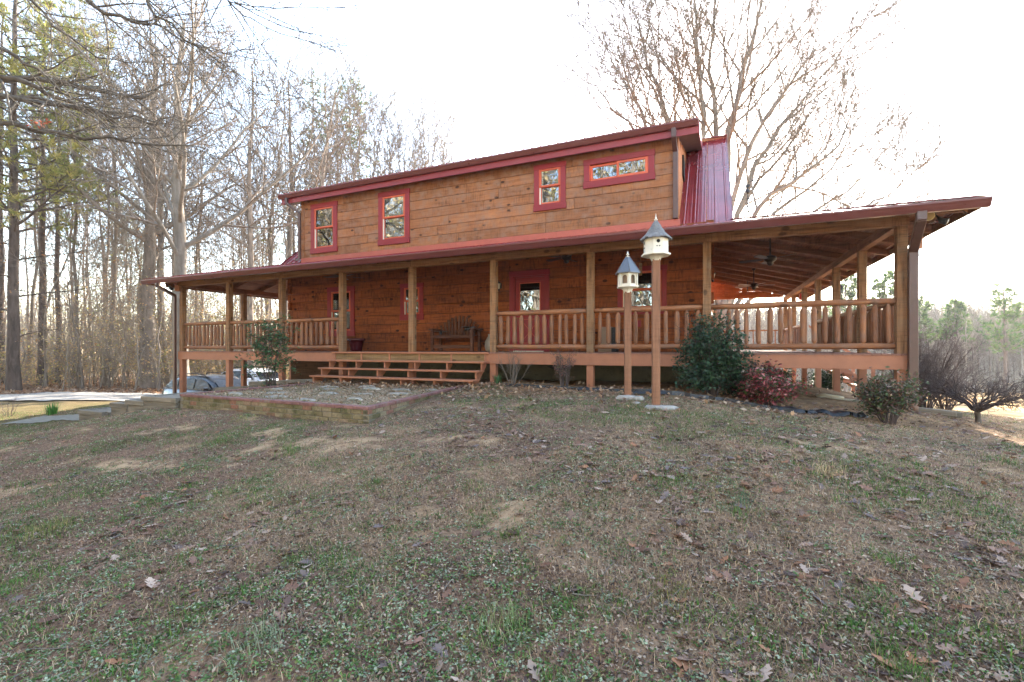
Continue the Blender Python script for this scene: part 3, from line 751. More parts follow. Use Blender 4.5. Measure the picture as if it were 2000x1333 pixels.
# porch gutters
H(gutter((EX0-.02,EY+.03),(EX1+.06,EY+.03),ZE-.005,(0,-1),.145,.13),'gutter',M['gutter'],pr,bevel=.002)
mb=MB(); mb.box(EX1-.045,EX1-.02,EY+.04,YB,ZE-.15,ZE-.013); H(mb,'eave_board',M['beam'],pr2)
mb=MB(); mb.box(EX0+.02,EX0+.045,EY+.04,11.0,ZE-.15,ZE-.013); H(mb,'eave_board',M['beam'],pr3)
spout([(.06,EY-.03,ZE-.15),(.06,EY-.03,ZE-.22),(-.09,-.10,ZE-.50),(-.09,-.10,-1.55)],'downspout',pr,.11,.085)
spout([(20.37,EY-.03,ZE-.14),(20.37,EY-.03,ZE-.26),(OUT+.035,-.095,ZE-.66),(OUT+.035,-.095,-.86)],'downspout',pr,.13,.09)
mb=MB(); mb.tube([(OUT+.035,-.095,-.86),(OUT+.04,-.10,-1.0)],.07,10); mb.tube([(OUT+.04,-.10,-1.0),(OUT+.04,-.10,-1.2)],.06,10); H(mb,'drain_boot',paint('terracotta_drain_pipe',(.22,.13,.09),.8),pr)

# porch frame --------------------------------------------------------------
ZB=2.283; ZBT=2.455
def post_mesh():
    mb=MB(); mb.box(0,W,0,W,0,ZB-.002); return mb.mesh('porch_post',M['post'])
pmesh=[post_mesh() for _ in range(4)]
def sub_mesh():
    mb=MB(); mb.box(0,W,0,W,-2.9,-.03); return mb.mesh('support_post',M['deckpaint'])
smesh=[sub_mesh() for _ in range(2)]
FX=[i*BAY for i in range(8)]+[LX]
spots=[(x,0) for x in FX]+[(LX,2.31*k) for k in range(1,7)]+[(0,2.31),(0,4.62),(0,6.93)]
for i,(x,y) in enumerate(spots):
    link('porch_post',pmesh[i%4],house,True,(x,y,0),.006); link('support_post',smesh[i%2],house,True,(x,y,-.002),.006)
mb=MB()
for a,c in ((-.10,4.95),(4.955,9.83),(9.835,14.71),(14.715,17.12),(17.125,OUT+.02)):
    mb.box(a,c,.002,W-.002,ZB,ZBT+.0,None)
H(mb,'porch_beam',M['beam'],bevel=.006)
mb=MB()
for k in range(6): mb.box(LX+.002,OUT-.002,W+.004+k*2.31,W+2.306+k*2.31,ZB,ZBT)
H(mb,'side_beam',M['rafter_y'],bevel=.006); mb=MB()
for k in range(4): mb.box(.002,W-.002,W+.004+k*2.31,W+2.306+k*2.31,ZB,ZBT)
H(mb,'side_beam',M['rafter_y'],bevel=.006)
# front rafters with tails showing under the gutter; side rafters; hip rafters; ceiling boards
ztop=lambda d: ZE-.014-.03+SL*d   # underside of the ceiling boards, d from the eave
def rafter_front(x): 
    mb=MB(); a,bq=.12,PY-EY-.02
    mb.slab([(x-.045,EY+a,ztop(a)-.135),(x-.045,EY+bq,ztop(bq)-.135),(x-.045,EY+bq,ztop(bq)),(x-.045,EY+a,ztop(a))],(.09,0,0)); return mb
x=.62
while x<OUT-.1:
    d=min(x-EX0,EX1-x)
    if d>.75: H(rafter_front(x),'rafter',M['beam'])
    x+=1.22
def side_rafter(y,x0,s,span):
    mb=MB(); a=.10
    mb.slab([(x0+s*a,y-.045,ztop(a)-.15),(x0+s*span,y-.045,ztop(span)-.15),(x0+s*span,y-.045,ztop(span)),(x0+s*a,y-.045,ztop(a))],(0,.09,0)); return mb
y=.9
while y<YB-.2: H(side_rafter(y,EX1,-1,min(EX1-HX1-.02,y-EY-.04)),'rafter',M['rafter']); y+=1.155
y=.9
while y<10.8: H(side_rafter(y,EX0,1,min(HX0-EX0-.02,y-EY-.04)),'rafter',M['rafter']); y+=1.155
for xa,s in ((EX1,-1),(EX0,1)):
    mb=MB(); L=3.3; mb.beam((xa+s*.15,EY+.15,ztop(.15)-.08),(xa+s*L,EY+L,ztop(L)-.08),.10,.15); H(mb,'hip_rafter',M['rafter'])
mb=MB(); z=.15
while z<PY-EY-.05:
    a=min(z,3.2); mb.slab([(EX0+z+.02,EY+z,ztop(z)+.004),(EX1-z-.02,EY+z,ztop(z)+.004),(EX1-z-.16,EY+z+.138,ztop(z+.138)+.004),(EX0+z+.16,EY+z+.138,ztop(z+.138)+.004)],(0,0,.022)); z+=.144
H(mb,'ceiling_boards',M['rafter'])
mb=MB(); z=.15
while z<EX1-HX1-.15:
    mb.slab([(EX1-z,EY+z+.02,ztop(z)+.004),(EX1-z-.138,EY+z+.16,ztop(z+.138)+.004),(EX1-z-.138,YB,ztop(z+.138)+.004),(EX1-z,YB,ztop(z)+.004)],(0,0,.022)); z+=.144
H(mb,'ceiling_boards',M['rafter_y'])
mb=MB(); z=.15
while z<HX0-EX0-.15:
    mb.slab([(EX0+z,EY+z+.02,ztop(z)+.004),(EX0+z+.138,EY+z+.16,ztop(z+.138)+.004),(EX0+z+.138,11.0,ztop(z+.138)+.004),(EX0+z,11.0,ztop(z)+.004)],(0,0,.022)); z+=.144
H(mb,'ceiling_boards',M['rafter_y'])
# far end of the side porch: beam with a plank infill above, sun glow put into its orange colour
mb=MB(); mb.box(HX1,LX,13.9,14.02,2.45,2.63); H(mb,'end_beam',M['plankorange'])
mb=MB(); z=2.632
while z<3.4:
    xr=min(LX,EX1-(z+.16-ZE)/SL-.05); 
    if xr>HX1+.2: mb.box(HX1,xr,13.93,13.96,z,z+.135)
    z+=.14
for xx in (17.75,18.6,19.4):
    h=ZE+SL*(EX1-xx)-.1
    if h>2.75: mb.box(xx,xx+.09,13.86,13.928,2.632,h)
H(mb,'end_panel',M['plankorange'])

# deck -----------------------------------------------------------------------
mb=MB(); x=-.03
while x<OUT+.02: mb.box(x,min(x+.142,OUT+.04),-.045,PY-.01,-.03,0); x+=.1465
H(mb,'porch_deck',M['decktop'],bevel=.003)
mb=MB(); y=PY-.004
while y<14.0: mb.box(HX1+.01,OUT+.03,y,y+.142,-.03,0); y+=.1465
y=PY-.004
while y<10.5: mb.box(-.03,HX0-.01,y,y+.142,-.03,0); y+=.1465
H(mb,'side_deck',M['decktop'],bevel=.003)
mb=MB()
for a,c in ((-.035,3.6),(3.603,7.15),(7.153,12.16),(12.163,15.6),(15.603,OUT+.02)): mb.box(a,c,-.032,-.004,-.285,-.031)
H(mb,'skirt_board',M['deckpaint'],bevel=.003)
mb=MB(); mb.box(OUT+.001,OUT+.028,-.03,14.0,-.285,-.031); mb.box(-.03,-.003,0,10.5,-.285,-.031); H(mb,'side_skirt_board',M['deckpaint'])
mb=MB(); x=.3
while x<OUT: mb.box(x,x+.04,.16,PY-.1,-.27,-.032); x+=.61
H(mb,'deck_joists',M['rafter_y'])

# railings: peeled log rails and shaped balusters
def bal_mesh(seed):
    r=random.Random(seed); R=.048*r.uniform(.88,1.12); mb=MB(); prof=[(.014,.165),(.024,.195),(R*.95,.222),(R,.25)]
    for k in range(5): prof.append((R*r.uniform(.94,1.05),.36+k*.10))
    prof+=[(R*.98,.82),(R*.92,.838),(.022,.89),(.013,.95)]
    mb.lathe(prof,9); return mb.mesh('baluster',M['baluster'])
bals=[bal_mesh(i) for i in range(6)]
def log(a,c,r,seed,n=14,k=10):
    rr=random.Random(seed); a,c=Vector(a),Vector(c)
    mb=MB(); P=[];Q=[]
    for i in range(k):
        t=i/(k-1); p=a.lerp(c,t); p.z+=rr.uniform(-.006,.006); p.y+=rr.uniform(-.005,.005)
        P.append(p); Q.append(r*(1+rr.uniform(-.06,.06))*(.82 if i in (0,k-1) else 1))
    mb.tube(P,Q,n); return mb
def railing(a,c,n,seed):
    a,c=Vector(a),Vector(c); d=(c-a).normalized(); r=random.Random(seed)
    mb=MB(); z=Vector((0,0,1))
    m1=log(a+z*.945-d*.03,c+z*.955+d*.03,.058,seed); m2=log(a+z*.135-d*.03,c+z*.135+d*.03,.055,seed+50)
    m1.add(m2.v,m2.f,random.random(),0,True)
    ob=H(m1,'railing',M['raillog'])
    for i in range(n):
        t=(i+.5)/n+r.uniform(-.008,.008); p=a.lerp(c,t)
        q=link('baluster',r.choice(bals),ob,True,(p.x,p.y,0)); q.rotation_euler=(R_(r.uniform(-1,1)),R_(r.uniform(-1,1)),r.uniform(0,6)); s=r.uniform(.9,1.12); q.scale=(s,s,1)
    return ob
for i,n in ((0,12),(1,12),(2,11),(5,12),(6,11),(7,16)):
    railing((FX[i]+W+.01,.085,0),(FX[i+1]-.01,.085,0),n,100+i)
for k in range(3): railing((LX+.075,2.31*k+W+.01,0),(LX+.075,2.31*(k+1)-.01,0),12,200+k)
for k in range(4,6): railing((LX+.075,2.31*k+W+.01,0),(LX+.075,2.31*(k+1)-.01,0),12,210+k)
mb=MB(); mb.box(HX1,LX,13.93,13.98,.90,.96); mb.box(HX1,LX,13.93,13.98,.08,.12)
x=HX1+.1
while x<LX: mb.box(x,x+.035,13.94,13.975,.12,.90); x+=.30
H(mb,'back_railing',M['plankorange'])
# side stairs down from the right porch (seen under the deck and through the railing)
mb=MB()
for yy in (6.98,9.12):
    mb.slab([(OUT+.03,yy,-.03),(OUT+1.5,yy,-1.15),(OUT+1.5,yy,-1.4),(OUT+.03,yy,-.32)],(0,.045,0))
    mb.slab([(OUT+.03,yy,.95),(OUT+1.4,yy,-.12),(OUT+1.4,yy,-.22),(OUT+.03,yy,.85)],(0,.045,0))
    mb.box(OUT+1.3,OUT+1.39,yy-.02,yy+.07,-1.4,-.1)
for k in range(5): mb.box(OUT+.03+k*.28,OUT+.32+k*.28,6.9,9.25,-.26-k*.22,-.22-k*.22)
H(mb,'side_stairs',M['deckpaint'])

# front steps
SX0,SX1=7.17,12.17
stp=bpy.data.objects.new('porch_steps',None); COL.objects.link(stp); stp.parent=house; stp.location=Vector((9.67,-.03,-.85))-house.location
for xx in np.linspace(SX0+.05,SX1-.09,6):
    pts=[(-.036,-.05),(-.07,-.05),(-.07,-.268),(-.27,-.268),(-.27,-.478),(-.56,-.478),(-.56,-.683),(-.86,-.683),(-.86,-.95),(-.70,-.95),(-.036,-.34)]
    mb=MB(); mb.slab([(xx,yy-.0,zz) for yy,zz in pts],(.042,0,0)); H(mb,'stringer',M['deckpaint'],stp)
for k,(yy,ye,zz) in enumerate(((-.10,-.047,.002),(-.31,-.034,-.226),(-.60,-.29,-.436),(-.90,-.58,-.641))):
    mb=MB(); mb.box(SX0-.03,SX1+.03,yy,ye,zz-.042,zz); H(mb,'tread',M['deckpaint'],stp,bevel=.006)
mb=MB(); mb.box(SX0+.02,SX1-.05,-.045,-.033,-.29,-.05,.4); H(mb,'riser_board',M['rawlumber'],stp)
# louvre on the dormer end, vent pipe
mb=MB(); mb.box(DX1,DX1+.05,4.3,4.95,5.25,5.85); 
H(mb,'louvre',M['blackhole'])
# ---------------------------------------------------------------- things on and around the porch
def T(mb,name,mat,parent,bevel=0.0): return build(mb,name,mat,parent,False,(0,0,0),bevel)   # part modelled in its thing's own frame

# birdhouses on poles -------------------------------------------------------
def pole_base(px,py,D):
    x,y,_=PXD(px,py,D); return x,y,gz(x,y)
def corbel(k,mb,r0,r1,z0,z1,n):
    prof=[]
    for i in range(7):
        t=i/6; prof.append((r0+(r1-r0)*(1-math.cos(t*math.pi/2)),z0+(z1-z0)*math.sin(t*math.pi/2)))
    mb.lathe(prof,n,smooth=False,rot=k)
def birdhouse(kind,px,py,D,ztop,zroof,zeave,zfloor,zbase,label,hw,roofR,bodyR):
    x,y,z0=pole_base(px,py,D)
    t=thing('birdhouse_on_pole',(x,y,z0),label,'birdhouse','birdhouses on poles in the front yard',rz=R_(18))
    q=lambda z:z-z0
    mb=MB(); mb.box(-hw,hw,-hw,hw,-.35,q(zbase)+.02,.5); T(mb,'pole',M['polewood'],t,.004)
    rot=math.pi/8 if kind=='shingle' else math.pi/6; n=8 if kind=='shingle' else 6
    mb=MB(); corbel(rot,mb,hw*1.25,bodyR*1.02,q(zbase),q(zfloor)-.02,n)
    mb.lathe([(bodyR*1.18,q(zfloor)-.018),(bodyR*1.2,q(zfloor)-.01),(bodyR*1.2,q(zfloor)+.006)],n,smooth=False,rot=rot); T(mb,'bracket',M['white'],t)
    mb=MB()
    if kind=='shingle':
        mb.lathe([(bodyR,q(zfloor)+.007),(bodyR,q(zeave)+.01)],n,smooth=False,rot=rot)
        bd=T(mb,'body',M['white'],t)
        mb=MB(); ap=bodyR*math.cos(math.pi/8)
        for k in range(8):
            a=k*math.pi/4; c,s=math.cos(a),math.sin(a); zc=q((zeave*.6+zfloor*.4))
            for (zz,rr) in ((zc+.03,.026),):
                if k%2==0:
                    ring=[]; 
                    for j in range(12):
                        b_=2*math.pi*j/12; u=rr*math.cos(b_); v=rr*math.sin(b_); ring.append((c*(ap+.002)-s*u,s*(ap+.002)+c*u,zz+v))
                    mb.add(ring,[tuple(range(12))])
            if k%2==0:
                for du in (-.018,.018):
                    mb.cbox((c*(ap+.002)-s*du,s*(ap+.002)+c*du,zc-.04),(.004,.014,.016),M=Matrix.Rotation(a,3,'Z'))
        T(mb,'entrance_hole',M['blackhole'],bd)
        mb=MB(); r=random.Random(5)
        rows=7
        for i in range(rows):
            z0_=q(zeave)+(q(zroof)-q(zeave))*(i/rows)-.015; z1_=q(zeave)+(q(zroof)-q(zeave))*((i+1.35)/rows)
            f=lambda t_:(roofR*(1-t_)+.03*t_)*(1-.18*math.sin(math.pi*min(t_,1)))
            ra=f(i/rows)+.012; rb=f((i+1.35)/rows)
            m=max(8,int(2*math.pi*ra/.055))
            for j in range(m):
                a0=2*math.pi*j/m+i*.3; a1=a0+2*math.pi/m*.96; dz=r.uniform(-.012,.012)
                P=[(math.cos(a0)*ra,math.sin(a0)*ra,z0_+dz),(math.cos(a1)*ra,math.sin(a1)*ra,z0_+dz),(math.cos(a1)*rb,math.sin(a1)*rb,z1_),(math.cos(a0)*rb,math.sin(a0)*rb,z1_)]
                mb.slab(P,(0,0,.014),r.random())
        mb.lathe([(roofR*.9,q(zeave)-.01),(.02,q(zroof)-.01)],16,t=.2)
        T(mb,'roof',M['shingle'],t)
    else:
        # open feeder: posts with arched openings under a panelled metal roof
        mb.lathe([(bodyR*.62,q(zfloor)+.007),(bodyR*.62,q(zeave))],6,smooth=False,rot=rot,t=.2)
        bd=T(mb,'body',M['boxtan'],t)
        mb=MB(); pts=[(bodyR*math.cos(rot+k*math.pi/3),bodyR*math.sin(rot+k*math.pi/3)) for k in range(6)]
        za,zb=q(zfloor)+.007,q(zeave)
        for k in range(6):
            (ax,ay),(bx,by)=pts[k],pts[(k+1)%6]; a=Vector((ax,ay,0)); b_=Vector((bx,by,0)); d=(b_-a); L=d.length; d.normalize(); nrm_=Vector((d.y,-d.x,0))
            # panel with an arched hole: outer rectangle minus arch, as a strip
            hwid=L*.27; z_s=za+(zb-za)*.16; z_c=za+(zb-za)*.62; cx=L/2
            arch=[(cx-hwid,z_s)]+[(cx-hwid*math.cos(u),z_c+hwid*math.sin(u)) for u in np.linspace(0,math.pi,9)]+[(cx+hwid,z_s)]
            out=[(0,z_s)]+[(0,z_c)]+[(cx-L/2*math.cos(u)*1.0 if 0<u<math.pi else (0 if u==0 else L),zb) for u in np.linspace(0,math.pi,9)][1:-1]+[(L,z_c)]+[(L,z_s)]
            vs=[];fs=[]
            for (u,v),(u2,v2) in zip(arch,out):
                vs+=[a+d*u+Vector((0,0,v)),a+d*u2+Vector((0,0,v2))]
            m_=len(arch); vs+=[p-nrm_*.012 for p in vs]
            for i in range(m_-1): fs+=[(2*i,2*i+1,2*i+3,2*i+2),(2*m_+2*i,2*m_+2*i+2,2*m_+2*i+3,2*m_+2*i+1),(2*i,2*i+2,2*m_+2*i+2,2*m_+2*i)]
            mb.add(vs,fs); mb.slab([a+Vector((0,0,za)),b_+Vector((0,0,za)),b_+Vector((0,0,z_s)),a+Vector((0,0,z_s))],-nrm_*.012)
            mb.cbox((ax*.99,ay*.99,(za+zb)/2),(.03,.03,zb-za),M=Matrix.Rotation(rot+k*math.pi/3,3,'Z'))
        T(mb,'arched_panel',M['white'],bd)
        mb=MB(); mb.lathe([(roofR,q(zeave)-.012),(roofR*1.0,q(zeave)),(roofR*.16,q(zroof)-.006),(roofR*.13,q(zroof))],6,smooth=False,rot=rot)
        for k in range(6):
            a=rot+k*math.pi/3; mb.tube([(math.cos(a)*roofR,math.sin(a)*roofR,q(zeave)+.003),(math.cos(a)*roofR*.15,math.sin(a)*roofR*.15,q(zroof)-.002)],.007,6)
        T(mb,'roof',M['birdmetal'],t)
    mb=MB(); zz=q(zroof)
    mb.lathe([(.03,zz-.01),(.035,zz+.004),(.012,zz+.012),(.010,zz+.028),(.026,zz+.036),(.026,zz+.044),(.009,zz+.052),(.016,zz+.066),(.008,zz+.08),(.002,q(ztop))],10); T(mb,'finial',M['white'],t)
    return t
birdhouse('shingle',1281,796,6.75,2.075,1.945,1.70,1.47,1.38,'taller birdhouse with grey shingle cone roof on a brown square pole',.052,.215,.175)
birdhouse('metal',1226,779,7.6,1.70,1.605,1.335,1.115,1.01,'shorter bird feeder with slate blue metal roof and white arches on a pole',.052,.215,.155)

# rocks ---------------------------------------------------------------------
def rock(name,x,y,sx,sy,h,label,cat,group,mat,seed,rz=0,parent=None,flat=.6,zb=None):
    r=random.Random(seed); mb=MB(); n=13; rings=[]
    zs=[-.10,0,h*flat,h]; rs=[1.0,1.02,.93,.72]
    ang=[r.uniform(.72,1.18) for _ in range(n)]
    for z,s in zip(zs,rs):
        rings.append([(math.cos(2*math.pi*j/n)*sx*s*ang[j],math.sin(2*math.pi*j/n)*sy*s*ang[j],z+r.uniform(-.18,.18)*h) for j in range(n)])
    mb.loft(rings,smooth=False)
    o=build(mb,name,mat); o.location=(x,y,gz(x,y) if zb is None else zb); o.rotation_euler=(0,0,rz); tag(o,label,cat,group)
    b_=o.modifiers.new('edge','BEVEL'); b_.width=.012; b_.segments=2
    return o
g='pale stones at the feet of the birdhouse poles'
for px,py,D,sx,sy,h,l in ((1290,800,6.62,.25,.16,.05,'broad pale stone at the foot of the taller birdhouse pole'),(1228,783,7.45,.19,.13,.055,'pale stone at the foot of the shorter birdhouse pole'),(1247,786,7.3,.09,.07,.05,'small pale stone just right of the shorter pole'),(1244,794,6.95,.06,.05,.025,'pebble-sized pale stone between the two birdhouse poles')):
    x,y,_=PXD(px,py,D); rock('stone',x,y,sx,sy,h,l,'stone',g,M['stone'],int(px),R_(20))

# brick planter ----------------------------------------------------------------
PL=[(7.49,-.95),(7.42,-4.40),(12.32,-4.55),(11.90,-.75)]
pl=thing('brick_planter',(9.8,-3,-.9),'low mossy brick planter with red capping in front of the porch steps','planter')
brick,nt,b=newmat('mossy_brick')
ti=attr(nt,'tint'); v=coords(nt)
bc=ramp(nt,ti,[(0,(.15,.115,.062)),(.35,(.225,.18,.105)),(.80,(.27,.21,.135)),(.88,(.25,.145,.10)),(1,(.28,.125,.09))])
bc=mix(nt,bc,(.085,.085,.035),ramp(nt,noise(nt,v,3.5,5,.7),[(.45,0.0),(.68,.85)])); bc=mix(nt,bc,ramp(nt,noise(nt,v,26,4,.7),[(.3,.7),(.7,1.25)]),1.0,'MULTIPLY')
nt.links.new(bc,b.inputs['Base Color']); b.inputs['Roughness'].default_value=.95; b.inputs['Specular IOR Level'].default_value=.1; bump(nt,b,noise(nt,v,30,4,.7),.8,.01)
capm=paint('old_red_brick_capping',(.21,.10,.088),.9,.3,worn=((.20,.15,.12),.55,5),bumpamt=.5)
mortar=paint('grey_mortar',(.20,.175,.13),.95,.25,bumpamt=.5)
def brick_wall(a,c,zt_a,zt_c,zbot,seed,depth=.10):
    a,c=Vector((*a,0)),Vector((*c,0)); L=(c-a).length; d=(c-a)/L; nrm_=Vector((d.y,-d.x,0)); r=random.Random(seed)
    mb=MB(); cap=MB(); mo=MB()
    course=.085; row=0; 
    k=0; zoff=.045
    while zoff<.62:
        u=-(.11 if row%2 else 0)
        while u<L:
            bl=.215*r.uniform(.95,1.05); u0=max(u,0); u1=min(u+bl-.012,L)
            zt=zt_a+(zt_c-zt_a)*(u0/L)-zoff; zb=zt-course+.012
            gg=gz(*(a+d*u0)[:2])
            if u1-u0>.03 and zb>gg-.2:
                o=r.uniform(-.006,.006)
                p0=a+d*u0; p1=a+d*u1
                mb.slab([p0+nrm_*o+Vector((0,0,zb)),p1+nrm_*o+Vector((0,0,zb)),p1+nrm_*o+Vector((0,0,zt)),p0+nrm_*o+Vector((0,0,zt))],-nrm_*depth,r.random())
            u+=bl
        zoff+=course; row+=1
    mo.slab([a-nrm_*.012+Vector((0,0,zt_a-.62)),c-nrm_*.012+Vector((0,0,zt_c-.62)),c-nrm_*.012+Vector((0,0,zt_c-.047)),a-nrm_*.012+Vector((0,0,zt_a-.047))],-nrm_*(depth-.025))
    u=0
    while u<L:
        u1=min(u+.20*r.uniform(.95,1.05),L); z=zt_a+(zt_c-zt_a)*u/L
        p0=a+d*u; p1=a+d*(u1-.006); o=r.uniform(-.004,.004)
        cap.slab([p0+nrm_*.012+Vector((0,0,z-.044)),p1+nrm_*.012+Vector((0,0,z-.044)),p1-nrm_*(depth+.01)+Vector((0,0,z-.044)),p0-nrm_*(depth+.01)+Vector((0,0,z-.044))],(0,0,.05+o),r.random()); u=u1
    return mb,cap,mo
zt=-.825
for (i,j,za,zc) in ((1,2,zt,zt),(2,3,zt-.002,zt+.045),(0,1,zt+.003,zt+.002)):
    mb,cap,mo=brick_wall(PL[i],PL[j],za,zc,0,30+i)
    w_=build(mb,'brick_wall',brick,pl); b_=w_.modifiers.new('edge','BEVEL'); b_.width=.006; b_.segments=1
    build(cap,'capping',capm,pl,bevel=.005); build(mo,'mortar',mortar,pl)
# its surface: gravelly straw-covered soil, gently uneven
nu,nv=60,60; V=[]
uu=np.linspace(0,1,nu); vv=np.linspace(0,1,nv)
ins_=.06
A=np.array(PL)
def pl_pt(u,v):  # u along front (left->right), v from front to back
    f0=A[1]*(1-u)+A[2]*u; f1=A[0]*(1-u)+A[3]*u; return f0*(1-v)+f1*v
pm,nt,b=newmat('planter_soil'); v=coords(nt); n1=noise(nt,v,22,5,.7); n2=noise(nt,v,3,4)
pc=ramp(nt,n1,[(.3,(.13,.085,.052)),(.5,(.29,.21,.135)),(.7,(.45,.35,.235))]); pc=mix(nt,pc,(.10,.11,.05),ramp(nt,n2,[(.5,0.0),(.7,.7)]))
nt.links.new(pc,b.inputs['Base Color']); b.inputs['Roughness'].default_value=.95; b.inputs['Specular IOR Level'].default_value=.1; bump(nt,b,n1,.8,.02)
def pl_z(u,v,x,y): return -.848+.03*v*u+(fbm(x,y,2.2,61,3)-.5)*.05
for j in range(nv):
    for i in range(nu):
        p=pl_pt(.015+.97*uu[i],.02+.99*vv[j]); V.append((p[0],p[1],float(pl_z(uu[i],vv[j],p[0],p[1]))))
ii=np.arange(nu*nv).reshape(nv,nu)
link('planter_soil',mesh_np('planter_soil',V,[np.stack([ii[:-1,:-1],ii[:-1,1:],ii[1:,1:],ii[1:,:-1]],-1).reshape(-1,4)],pm,smooth=True),pl)
g='flat stones set in the brick planter'
r=random.Random(77); pls=[(.42,.17,.30,.17),(.63,.12,.26,.10),(.80,.22,.20,.11),(.30,.30,.24,.13),(.52,.42,.28,.16),(.20,.14,.20,.09),(.70,.45,.26,.12),(.86,.52,.30,.14),(.60,.68,.26,.14),(.40,.60,.22,.12),(.76,.72,.24,.12),(.48,.82,.22,.12),(.90,.80,.22,.13),(.28,.75,.26,.13),(.15,.48,.22,.12)]
words=['long pale flat stone near the planter front wall','narrow pale stone by the planter front corner','small flat stone by the right brick edge','grey flat stone left of the long pale one','broad pale slab in the middle of the planter','low stone by the left end of the planter','flat stone right of the middle slab','pale slab by the right brick edge','bluish flat stone near the bottom tread','grey stone left of the bluish one','flat stone before the bottom tread','slab half under leaves by the steps','flat stone at the right end of the steps','mossy slab by the left end of the steps','small stone by the left brick edge']
for k,(u,v,sx,sy) in enumerate(pls):
    p=pl_pt(u,v); rock('flat_stone',p[0],p[1],sx,sy,.035+.012*(k%3),words[k],'stone',g,M['flag'],300+k,R_(r.uniform(-25,40)),flat=.7,zb=float(pl_z(u,v,p[0],p[1]))-.012)

# timber retaining wall and timber steps ----------------------------------------
tw=thing('timber_wall',(4.5,-.3,-1.1),'low wall of grey timbers between the planter and the porch posts','retaining wall')
mb=MB(); mb.beam((2.50,-.34,-1.23),(4.5,-.34,-1.11),.13,.13); mb.beam((4.0,-.30,-1.035),(4.62,-.16,-1.02),.13,.19); build(mb,'lower_timber',M['timber'],tw,bevel=.008)
mb=MB(); mb.beam((4.15,-.34,-.995),(5.42,-.33,-.925),.14,.13); mb.beam((5.43,-.33,-.925),(7.1,-.32,-.83),.14,.14); build(mb,'upper_timber',M['timber'],tw,bevel=.008)
ts=[(6.20,7.36,-.82,'topmost timber step beside the brick planter, grey and mossy'),(5.62,6.28,-.915,'second timber step left of the brick planter'),(5.05,5.72,-.985,'third timber step left of the brick planter'),(3.75,4.75,-1.11,'lowest timber step, nearest the gravel drive')]
for k,(a,c,z,l) in enumerate(ts):
    mb=MB(); zc=min(z,gz((a+c)/2,-4.4)+.22)
    mb.box(a,c,-4.46,-4.34,zc-.10,zc); mb.box(a,a+.10,-4.33,-3.2,zc-.10,zc-.003); mb.box(a+.11,c,-4.33,-3.2,zc-.12,zc-.02,.9)
    mb.box(a+.02,c-.02,-4.44,-4.30,zc-.32,zc-.105,.2)
    tag(build(mb,'timber_step',M['timber'],bevel=.008),l,'step','timber steps beside the brick planter')

# bench ---------------------------------------------------------------------------
bt=thing('garden_bench',(9.95,2.12,0),'dark wooden bench with a fan-shaped slatted back against the log wall','bench')
mb=MB(); w2=.70
mb.box(-w2,w2,-.20,-.15,.41,.50,.5); mb.box(-w2+.02,w2-.02,-.19,-.155,.10,.205,.6)
for k in range(5): mb.box(-w2+.01,w2-.01,-.148+.085*k,-.148+.085*k+.078,.485,.51)
T(mb,'seat',M['benchwood'],bt,.004)
for s in (-1,1):
    mb=MB(); mb.box(s*w2-.045,s*w2+.045,-.215,-.13,0,.66); T(mb,'front_leg',M['benchwood'],bt,.004)
    mb=MB(); mb.box(s*w2-.045,s*w2+.045,.27,.34,0,.68); T(mb,'rear_leg',M['benchwood'],bt,.004)
    mb=MB(); mb.box(s*(w2+.03)-.075,s*(w2+.03)+.075,-.24,.38,.663,.715); T(mb,'armrest',M['benchwood'],bt,.004)
mb=MB(); nsl=11
for k in range(nsl):
    u=(k-(nsl-1)/2)/((nsl-1)/2); x0=u*.52; x1=u*.68; h=.80+.33*math.cos(u*1.35)**1.2-(.02 if abs(u)>.95 else 0)
    mb.slab([(x0-.036,.22,.52),(x0+.036,.22,.52),(x1+.042,.22+.13*(h-.5),h),(x1-.042,.22+.13*(h-.5),h)],(0,.022,0))
mb.box(-.62,.62,.245,.28,.60,.67); 
T(mb,'backrest',M['benchwood'],bt,.003)
# two dull metal birds lying on the bench
def ornament(x,y,z,rz,label,sc=1.0,flip=1):
    o=thing('metal_ornament',(x,y,z),label,'ornament','metal ornaments on the bench',rz)
    mb=MB(); mb.tube([(-.16*sc,0,.03),(-.06*sc,0,.07),(.05*sc,0,.09),(.13*sc,0,.12),(.18*sc,0,.13)],[.012,.045*sc,.05*sc,.028,.012],10); T(mb,'body',M['duckmetal'],o)
    for s in (-1,1):
        mb=MB(); mb.slab([(-.06*sc,s*.02,.09),(.06*sc,s*.02,.11),(.02*sc,s*.20*sc,.17*flip+.02),(-.20*sc,s*.24*sc,.13*flip+.02)],(0,0,.008)); T(mb,'wing',M['duckmetal'],o,.002)
    return o
ornament(9.50,2.03,.515,R_(120),'dull grey bird-shaped metal ornament on the left of the bench seat',.9,.6)
ornament(10.52,2.03,.62,R_(10),'dull grey bird-shaped metal ornament by the right bench arm',1.05,.7)

# pot, urn, boxes -----------------------------------------------------------------
mb=MB(); mb.lathe([(.17,0),(.19,.04),(.235,.26),(.25,.34),(.285,.36),(.305,.37),(.305,.43),(.285,.44),(.26,.42),(.24,.34),(.0,.33)],28)
tag(build(mb,'flower_pot',M['pot'],None,False,(6.17,2.0,.001)),'glossy maroon flower pot on the porch under the left lower window','flower pot')
mb=MB(); mb.lathe([(.12,0),(.17,.03),(.20,.15),(.19,.30),(.13,.42),(.09,.48),(.10,.53),(.07,.53),(.05,.5)],20)
tag(build(mb,'stoneware_jug',M['urn'],None,False,(11.12,2.3,.001)),'pale grey stoneware jug half behind the porch post right of the bench','jug')
mb=MB(); mb.box(14.42,14.78,2.15,2.5,.002,.68); mb.box(14.44,14.76,2.14,2.149,.05,.64)
tag(build(mb,'storage_box',M['boxtan'],bevel=.006),'tan storage box against the wall behind the railing','box')
